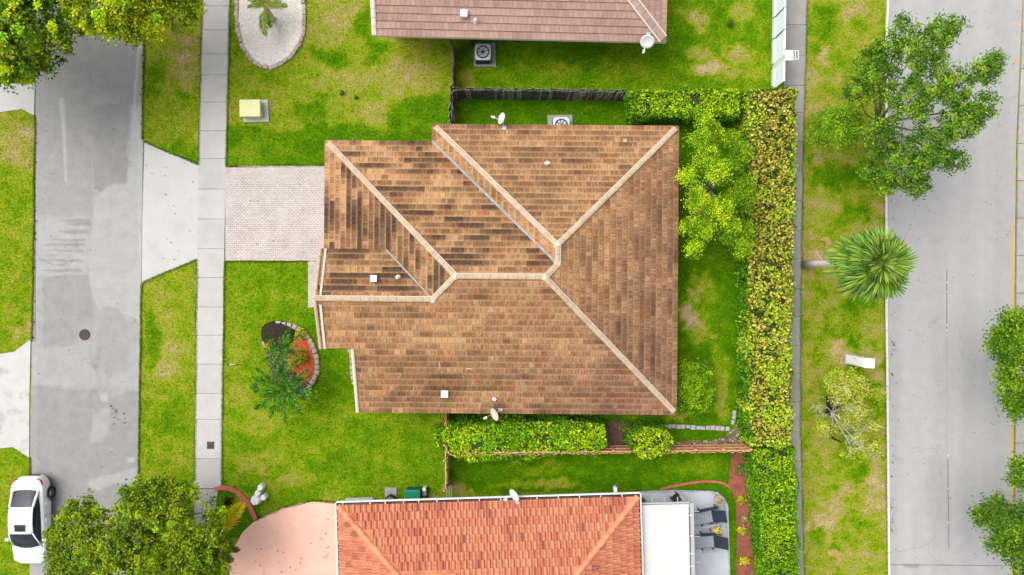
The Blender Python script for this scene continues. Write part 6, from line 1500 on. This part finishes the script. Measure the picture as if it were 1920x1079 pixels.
pot('pot of bright yellow flowers on the side table between the lounge chairs', 1343, 993, .50, .11, .2, [((.75, .55, .005), 4), ((.70, .42, .005), 1), ((.2, .25, .02), .6)], 1)
pot('round grey pot with orange flowers at the patio corner', 1345, 935, .05, .26, .38, [((.52, .25, .03), 3), ((.55, .36, .04), 2), ((.15, .18, .02), 1)], 2, n=50, fr=.20)
x, y = XY(1264, 930); t = thing('folded_chair', 'dark slatted folding chair half under the white patio roof', 'chair', (x, y, .05), math.radians(-50))
m = MB()
for k in range(5): m.box(-.2 + k * .09, -.13 + k * .09, -.25, .25, .42, .45)
m.build('seat', M['dark_fabric'], t); m = MB(); m.box(-.24, -.20, -.25, .25, .46, .85); m.build('backrest', M['dark_fabric'], t)
for a in (-.18, .18):
    for b_ in (-.2, .2): m = MB(); m.box(a - .02, a + .02, b_ - .02, b_ + .02, 0, .418); m.build('leg', M['dark_fabric'], t)
croton('small dark green potted plant tucked in the corner of the patio by the orange roof', 1203, 938, .22, .5, [((.03, .09, .008), 2), ((.06, .14, .01), 2)], 29, 70, 'plant', 'plant', .12)

# ------------------------------------------------------------------ parked car
def car():
    x, y = XY(58, 967.5); x += .45
    t = thing('parked_car', 'white saloon car with a sunroof parked at the western kerb under the olive tree', 'car', (x, y, 0), math.radians(.2))
    Lc = 2.36
    # stations along y: +y rear, -y front: (y, half width at sill, belt half width, belt z, top half width, top z)
    st = [(-2.40, .34, .42, .60, .26, .62), (-2.33, .56, .66, .68, .46, .71), (-2.15, .73, .80, .74, .60, .79), (-1.8, .85, .89, .80, .70, .88), (-1.45, .885, .912, .84, .74, .925), (-1.1, .90, .92, .87, .745, .955), (-.4, .90, .925, .91, .75, 1.0), (.3, .90, .925, .93, .75, 1.02), (.9, .90, .92, .95, .75, 1.03), (1.45, .885, .915, .97, .74, 1.05), (1.85, .86, .90, .965, .71, 1.05), (2.12, .75, .82, .92, .62, .99), (2.31, .58, .66, .84, .47, .88), (2.38, .36, .42, .70, .26, .72)]
    sec = lambda s_: [(s_[1] * .96, .20), (s_[1], .34), (s_[2], .34 + (s_[3] - .34) * .55), (s_[2] * .985, s_[3]), (s_[2] * .90, s_[3] + (s_[5] - s_[3]) * .60), (s_[4], s_[5]), (s_[4] * .5, s_[5] + .015), (0, s_[5] + .02)]
    vs, fs = [], []; k = 15
    for s_ in st:
        half = sec(s_); vs += [(a, s_[0], b_) for a, b_ in half] + [(-a, s_[0], b_) for a, b_ in half[:-1][::-1]]
    for i in range(len(st) - 1):
        for j in range(k - 1): fs.append((i * k + j, i * k + j + 1, (i + 1) * k + j + 1, (i + 1) * k + j))
        fs.append((i * k + k - 1, i * k, (i + 1) * k, (i + 1) * k + k - 1))
    fs.append(tuple(range(k))[::-1]); fs.append(tuple((len(st) - 1) * k + j for j in range(k)))
    m = MB(); m.add(vs, fs); b_ = m.build('body', M['car_white'], t, smooth=True)
    sub = b_.modifiers.new('subdivision', 'SUBSURF'); sub.levels = 1; sub.render_levels = 2
    # greenhouse of tinted glass
    gs = [(-1.26, .76, .68, .955, .955), (-1.06, .78, .66, .965, 1.10), (-.76, .79, .63, .98, 1.31), (-.50, .79, .61, .99, 1.415), (.0, .79, .61, 1.0, 1.455), (.55, .785, .61, 1.01, 1.445), (.92, .77, .60, 1.02, 1.385), (1.28, .72, .60, 1.03, 1.235), (1.66, .62, .58, 1.045, 1.065)]
    vs, fs = [], []; k = 9
    for yq, wb, wt, zb_, zt in gs: vs += [(wb, yq, zb_ - .03), (wt + (wb - wt) * .08, yq, zt - .02), (wt * .9, yq, zt), (wt * .45, yq, zt + .012), (0, yq, zt + .016), (-wt * .45, yq, zt + .012), (-wt * .9, yq, zt), (-(wt + (wb - wt) * .08), yq, zt - .02), (-wb, yq, zb_ - .03)]
    for q_ in range(len(vs)):
        X_, Y_, Z_ = vs[q_]; cv = 1 - (X_ / .8) ** 2; s_i = q_ // k
        vs[q_] = (X_, Y_ - (.14, .10, .05)[s_i] * cv if s_i < 3 else (Y_ + (.03, .06, .09)[s_i - 6] * cv if s_i > 5 else Y_), Z_)
    for i in range(len(gs) - 1):
        for j in range(k - 1): fs.append((i * k + j, i * k + j + 1, (i + 1) * k + j + 1, (i + 1) * k + j))
    m = MB(); m.add(vs, fs); m.build('windows', M['glass'], t, smooth=True)
    def surf(yq):
        for a, c in zip(gs[:-1], gs[1:]):
            if a[0] <= yq <= c[0]:
                f = (yq - a[0]) / (c[0] - a[0]); return [a[i] + (c[i] - a[i]) * f for i in range(5)]
    def skin(name, ya, yb, fa, fb_, n=8, lift=.012, mat='car_white', parent=None, nx=9):
        m = MB(); vs = []
        for i in range(n + 1):
            yq = ya + (yb - ya) * i / n; g = surf(yq)
            for j in range(nx):
                f = -1 + 2 * j / (nx - 1); xx = f * g[2] * (fa + (fb_ - fa) * i / n); vs.append((xx, yq, g[4] + lift * 1.0 + .03 * (1 - f * f)))
        fs = [(i * nx + j, i * nx + j + 1, (i + 1) * nx + j + 1, (i + 1) * nx + j) for i in range(n) for j in range(nx - 1)]
        nb = len(vs); vs += [(p[0], p[1], p[2] - .02) for p in vs]
        edge = [(j, j + 1) for j in range(nx - 1)] + [(n * nx + j + 1, n * nx + j) for j in range(nx - 1)] + [((i + 1) * nx, i * nx) for i in range(n)] + [(i * nx + nx - 1, (i + 1) * nx + nx - 1) for i in range(n)]
        fs += [(b, a, nb + a, nb + b) for a, b in edge]
        m.add(vs, fs); return m.build(name, M[mat], parent or t, smooth=True)
    skin('roof', -.50, .92, 1.0, 1.0, lift=.022)
    skin('sunroof', -.36, .03, .62, .62, n=4, lift=.034, mat='glass')
    # pillars
    def pillar(pts, w=.05):
        for s_ in (-1, 1): m = MB(); m.tube([(s_ * p[0], p[1], p[2]) for p in pts], w, 6); m.build('pillar', M['car_white'], t, smooth=True)
    pillar([(.755, -1.26, .95), (.70, -.86, 1.22), (.635, -.48, 1.415)], .04)
    pillar([(.63, -.5, 1.415), (.62, .0, 1.46), (.62, .5, 1.45), (.61, .92, 1.385)], .035)
    pillar([(.615, .90, 1.385), (.65, 1.28, 1.23), (.69, 1.70, 1.05)], .07)
    for s_ in (-1, 1):
        for yq in (-1.42, 1.38):
            w = MB(); Mx = T(s_ * .83, yq, .33) @ Matrix.Rotation(math.pi / 2, 4, 'Y'); w.lathe([(.21, -.11), (.32, -.11), (.335, -.07), (.335, .07), (.32, .11), (.21, .11)], 24, Mx, closed=False); wh = w.build('wheel', M['rubber'], t)
            w = MB(); w.lathe([(.22, -.09), (.22, .085), (.205, .09), (.20, .06), (.05, .05), (.04, .07)], 20, Mx if s_ > 0 else T(s_ * .83, yq, .33) @ Matrix.Rotation(-math.pi / 2, 4, 'Y')); w.build('rim', M['rim'], wh)
            a = MB(); a.tube([(s_ * .905, yq + .40 * math.cos(q * math.pi / 8), .33 + .40 * math.sin(q * math.pi / 8)) for q in range(9)], .022, 5); a.build('wheel_arch', M['rubber'], t)
        mi = MB(); mi.box(min(s_ * .90, s_ * 1.12), max(s_ * .90, s_ * 1.12), -1.02, -.86, .98, 1.10, cham=.04); mr = mi.build('mirror', M['car_white'], t); bevel(mr, .02)
        hl = MB(); hl.tube([(s_ * .60, -2.30, .70), (s_ * .76, -2.12, .745), (s_ * .83, -1.92, .775)], [.03, .065, .03], 8); hl.build('headlight', M['chrome'], t, smooth=True)
        tl = MB(); tl.tube([(s_ * .50, 2.30, .90), (s_ * .72, 2.20, .93), (s_ * .845, 1.98, .93)], [.025, .055, .035], 8); tl.build('tail_light', M['tail_red'], t, smooth=True)
        for yq in (-.05, .85): h = MB(); h.box(min(s_ * .915, s_ * .955), max(s_ * .915, s_ * .955), yq, yq + .18, .80, .83); h.build('door_handle', M['car_white'], t)
        for yq in (-.88, .28, 1.28): h = MB(); h.box(min(s_ * .900, s_ * .924), max(s_ * .900, s_ * .924), yq - .006, yq + .006, .38, .90); h.build('door_seam', M['rubber'], t)
    for yq, zq, w in ((1.86, 1.066, .66), (-1.42, .95, .70)):
        h = MB(); h.tube([(w * q, yq + (.04 * q * q if yq < 0 else -.05 * q * q), zq - .05 * abs(q) ** 3) for q in (-1, -.5, 0, .5, 1)], .008, 4); h.build('panel_seam', M['rubber'], t)
    h = MB(); h.box(-.45, .45, -2.40, -2.375, .36, .56, cham=.01); h.build('grille', M['black'], t)
    h = MB(); h.box(-.4, .4, 2.375, 2.40, .42, .56, cham=.01); h.build('bumper_insert', M['black'], t)
    return t
car()

# ------------------------------------------------------------------ grass blades, litter
def scatter_grass(n, seed):
    g = np.random.default_rng(seed); x = g.uniform(-29.5, 29.5, n); y = g.uniform(-17.2, 17.2, n); px = x * S + 960; py = 539.5 - y * S
    k = np.ones(n, bool)
    def kill(poly): 
        nonlocal k
        k &= ~in_poly(px, py, poly)
    kill([(69, -10), (272, -10), (268, 270), (263, 810), (258, 1090), (54, 1090), (62, 540)]); kill([(381, -10), (433, -10), (426, 270), (421, 540), (418, 920), (366, 920), (366, 810), (370, 540)]); kill([(366, 915), (414, 915), (402, 940), (398, 1090), (362, 1090)])
    kill([(1455, -100), (1472, 0), (1465, 540), (1471, 1090), (1510, 1090), (1502, 810), (1502, 540), (1507, 270), (1515, 0)]); kill([(1660, -10), (1920, -10), (1920, 1090), (1663, 1090), (1658, 540)])
    kill([(271, 266), (374, 310), (371, 487), (266, 531)]); kill([(0, 157), (66, 157), (65, 217), (42, 205), (0, 211)]); kill([(0, 664), (27, 660), (58, 636), (56, 858), (25, 838), (0, 841)])
    kill([(421, 311), (650, 311), (650, 578), (577, 578), (577, 491), (421, 491)]); kill([(636, 944), (606, 941), (585, 940), (560, 944), (530, 952), (500, 964), (478, 977), (455, 998), (440, 1025), (398, 1090), (640, 1090)])
    kill([(1196, 921), (1330, 920), (1358, 933), (1366, 950), (1370, 1090), (1196, 1090)]); kill(isl); kill(fbp); kill(ms)
    kill([(690, -10), (1220, -10), (1220, 90), (690, 80)]); kill([(625, 300), (660, 300), (850, 270), (850, 262), (1220, 262), (1220, 750), (690, 745), (690, 650), (625, 640)]); kill([(645, 960), (1180, 945), (1180, 1090), (645, 1090)])
    for q in ([(887, 82), (930, 82), (930, 126), (888, 126)], [(457, 189), (504, 188), (505, 229), (458, 230)], [(1026, 216), (1074, 216), (1074, 250), (1026, 250)]): kill(q)
    x, y = x[k], y[k]; n = len(x); d = dry_shade(x, y); keep = g.random(n) < np.clip(1.25 - d * .9, .2, 1); x, y, d = x[keep], y[keep], d[keep]; n = len(x)
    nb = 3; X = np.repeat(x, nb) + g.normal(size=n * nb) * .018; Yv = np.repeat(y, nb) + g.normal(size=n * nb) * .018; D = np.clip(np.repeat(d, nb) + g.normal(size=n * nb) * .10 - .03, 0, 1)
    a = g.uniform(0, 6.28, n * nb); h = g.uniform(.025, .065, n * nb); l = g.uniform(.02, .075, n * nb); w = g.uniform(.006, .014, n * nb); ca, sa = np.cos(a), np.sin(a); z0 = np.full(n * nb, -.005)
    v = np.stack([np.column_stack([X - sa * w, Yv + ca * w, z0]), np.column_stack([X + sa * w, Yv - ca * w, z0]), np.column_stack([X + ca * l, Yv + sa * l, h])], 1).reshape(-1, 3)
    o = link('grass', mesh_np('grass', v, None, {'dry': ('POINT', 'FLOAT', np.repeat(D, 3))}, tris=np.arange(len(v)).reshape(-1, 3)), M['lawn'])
    return tag(o, kind='stuff')
scatter_grass(260000, 9)
g = np.random.default_rng(44)
def litter(n, polys, pal, size, seed):
    g = np.random.default_rng(seed); P = []
    for poly, sh in polys:
        pts = ppoly(poly); A = np.array(pts); k = int(n * sh); q = np.stack([g.uniform(A[:, 0].min(), A[:, 0].max(), k * 3), g.uniform(A[:, 1].min(), A[:, 1].max(), k * 3)], 1); q = q[in_poly(q[:, 0], q[:, 1], pts)][:k]; P.append(q)
    P = np.concatenate(P); m = len(P); nn = rand_unit(m, g) * .35 + np.array([0, 0, 1]); nn /= np.linalg.norm(nn, axis=1, keepdims=True); sz = size * g.uniform(.5, 1.4, m)
    o = leaf_cards('fallen_leaves', np.column_stack([P, np.full(m, .055) + g.uniform(0, .02, m)]), nn, sz, sz * .55, palette(g, m, pal), M['leaf'], None, g); return tag(o, kind='stuff')
litter(420, [([(1508, 0), (1660, 0), (1658, 540), (1664, 1079), (1508, 1079), (1503, 540)], .62), ([(265, 80), (372, 80), (365, 900), (262, 900)], .10), ([(440, 140), (840, 80), (840, 230), (600, 300), (430, 300)], .14), ([(1385, 200), (1402, 230), (1400, 800), (1380, 760)], .14)], [((.34, .25, .14), 3), ((.24, .15, .07), 2), ((.42, .34, .22), 1)], .085, 3)
litter(150, [([(1670, 20), (1890, 20), (1890, 1060), (1672, 1060)], .7), ([(70, 200), (260, 200), (255, 950), (65, 950)], .3)], [((.10, .09, .08), 3), ((.22, .15, .10), 1)], .07, 5)

t = thing('irrigation_stake', 'thin dark stake with a pale middle lying in the western lawn', 'stake', (*XY(437, 683.5), .07)); m = MB(); m.tube([(-.40, 0, .0), (-.1, .01, .02), (.15, 0, .02), (.40, -.02, .0)], [.012, .02, .02, .012], 6); m.build('rod', M['bark_black'], t)
m = MB(); m.tube([(-.17, .005, .022), (.15, 0, .026)], .028, 6); m.build('sleeve', M['twig'], t)
for lab, a, b_, z in (('pale twig lying across the courses of the brown roof, the western one', (824, 680), (825, 692), 3.9), ('pale twig lying along a course of the brown roof, the eastern one', (874, 692), (887, 693), 3.9)):
    A = Vector(W(*a, z)); B = Vector(W(*b_, z)); A.z = zsouth(A.y) + .10; B.z = zsouth(B.y) + .10
    t = thing('twig', lab, 'twig', tuple(A)); m = MB(); m.tube([(0, 0, 0), tuple((B - A) * .5 + Vector((.02, .02, .01))), tuple(B - A)], [.02, .025, .012], 5); m.build('stick', M['twig'], t)
t = thing('fallen_branch', 'bare pale forked branch on the verge by the cabbage palm trunk', 'branch', (*XY(1530, 480), .05)); m = MB(); m.tube([(0, .2, 0), (.12, 0, .05), (.30, -.28, .03)], [.02, .03, .02], 6); m.tube([(.12, 0, .05), (.30, .04, .08)], [.02, .01], 5); m.build('limb', M['twig'], t)
def edge_grass(lines, n, seed):
    g = np.random.default_rng(seed); P = []
    for ln, sh in lines:
        q = np.array([XY(a, b_) for a, b_ in ln]); seg = np.linalg.norm(np.diff(q, axis=0), axis=1); cum = np.concatenate([[0], np.cumsum(seg)]); k = int(cum[-1] * n); s_ = g.uniform(0, cum[-1], k); i = np.clip(np.searchsorted(cum, s_) - 1, 0, len(seg) - 1)
        f = (s_ - cum[i]) / seg[i]; p = q[i] + (q[i + 1] - q[i]) * f[:, None]; d = (q[i + 1] - q[i]) / seg[i][:, None]; nn = np.column_stack([-d[:, 1], d[:, 0]])
        amp = np.clip(fbm(s_ * 1.4, s_ * 0 + seed, 3 + seed, 3) * 2 - .55, .05, 1.2)
        P.append(p + nn * (np.abs(g.normal(size=k)) * .05 * amp * sh - .03 * sh)[:, None])
    P = np.concatenate(P); m = len(P); a = g.uniform(0, 6.28, m); l = g.uniform(.03, .09, m); w = g.uniform(.008, .016, m); h = g.uniform(.05, .09, m); ca, sa = np.cos(a), np.sin(a); D = np.clip(dry_shade(P[:, 0], P[:, 1]) + g.normal(size=m) * .16, 0, 1)
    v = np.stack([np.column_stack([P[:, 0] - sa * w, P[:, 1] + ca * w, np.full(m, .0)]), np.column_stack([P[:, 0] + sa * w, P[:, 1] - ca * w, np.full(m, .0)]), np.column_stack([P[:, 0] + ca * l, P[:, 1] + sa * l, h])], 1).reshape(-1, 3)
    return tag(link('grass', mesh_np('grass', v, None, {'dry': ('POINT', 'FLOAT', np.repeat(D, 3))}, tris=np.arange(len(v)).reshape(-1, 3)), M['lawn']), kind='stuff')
edge_grass([([(380, -10), (373, 270), (373, 309)], -1), ([(370, 487), (366, 810), (366, 900)], -1), ([(432, -10), (425, 311)], 1), ([(422, 490), (417, 810), (416, 915)], 1), ([(272, -10), (268, 262)], 1), ([(266, 532), (262, 810), (259, 1079)], 1), ([(66, 217), (60, 640)], -1), ([(57, 858), (56, 900)], -1),
            ([(1514, -10), (1506, 270), (1501, 540), (1501, 810), (1508, 1079)], 1), ([(1660, 60), (1658.5, 540), (1661, 810), (1664, 1079)], -1), ([(424, 312), (608, 310)], 1), ([(422, 491), (578, 491)], -1), ([(271, 266), (373, 309)], 1), ([(266, 531), (370, 487)], -1), ([(636, 943), (585, 940), (530, 952), (478, 977)], 1), ([(1196, 921), (1330, 920), (1358, 933), (1369, 1079)], 1)], 520, 4)

litter(130, [([(205, 745), (240, 745), (240, 800), (205, 800)], .12), ([(263, 100), (270, 100), (270, 260), (264, 260)], .22), ([(66, 230), (72, 230), (66, 640), (60, 640)], .25), ([(1669, 80), (1675, 80), (1675, 1050), (1671, 1050)], .41)], [((.03, .028, .022), 3), ((.10, .07, .04), 1)], .11, 8)

litter(90, [([(520, 975), (625, 960), (625, 1075), (450, 1075)], .55), ([(275, 300), (365, 330), (365, 480), (275, 510)], .25), ([(430, 320), (600, 320), (600, 480), (430, 480)], .2)], [((.30, .17, .10), 3), ((.20, .13, .08), 2), ((.12, .14, .04), 1)], .09, 12)
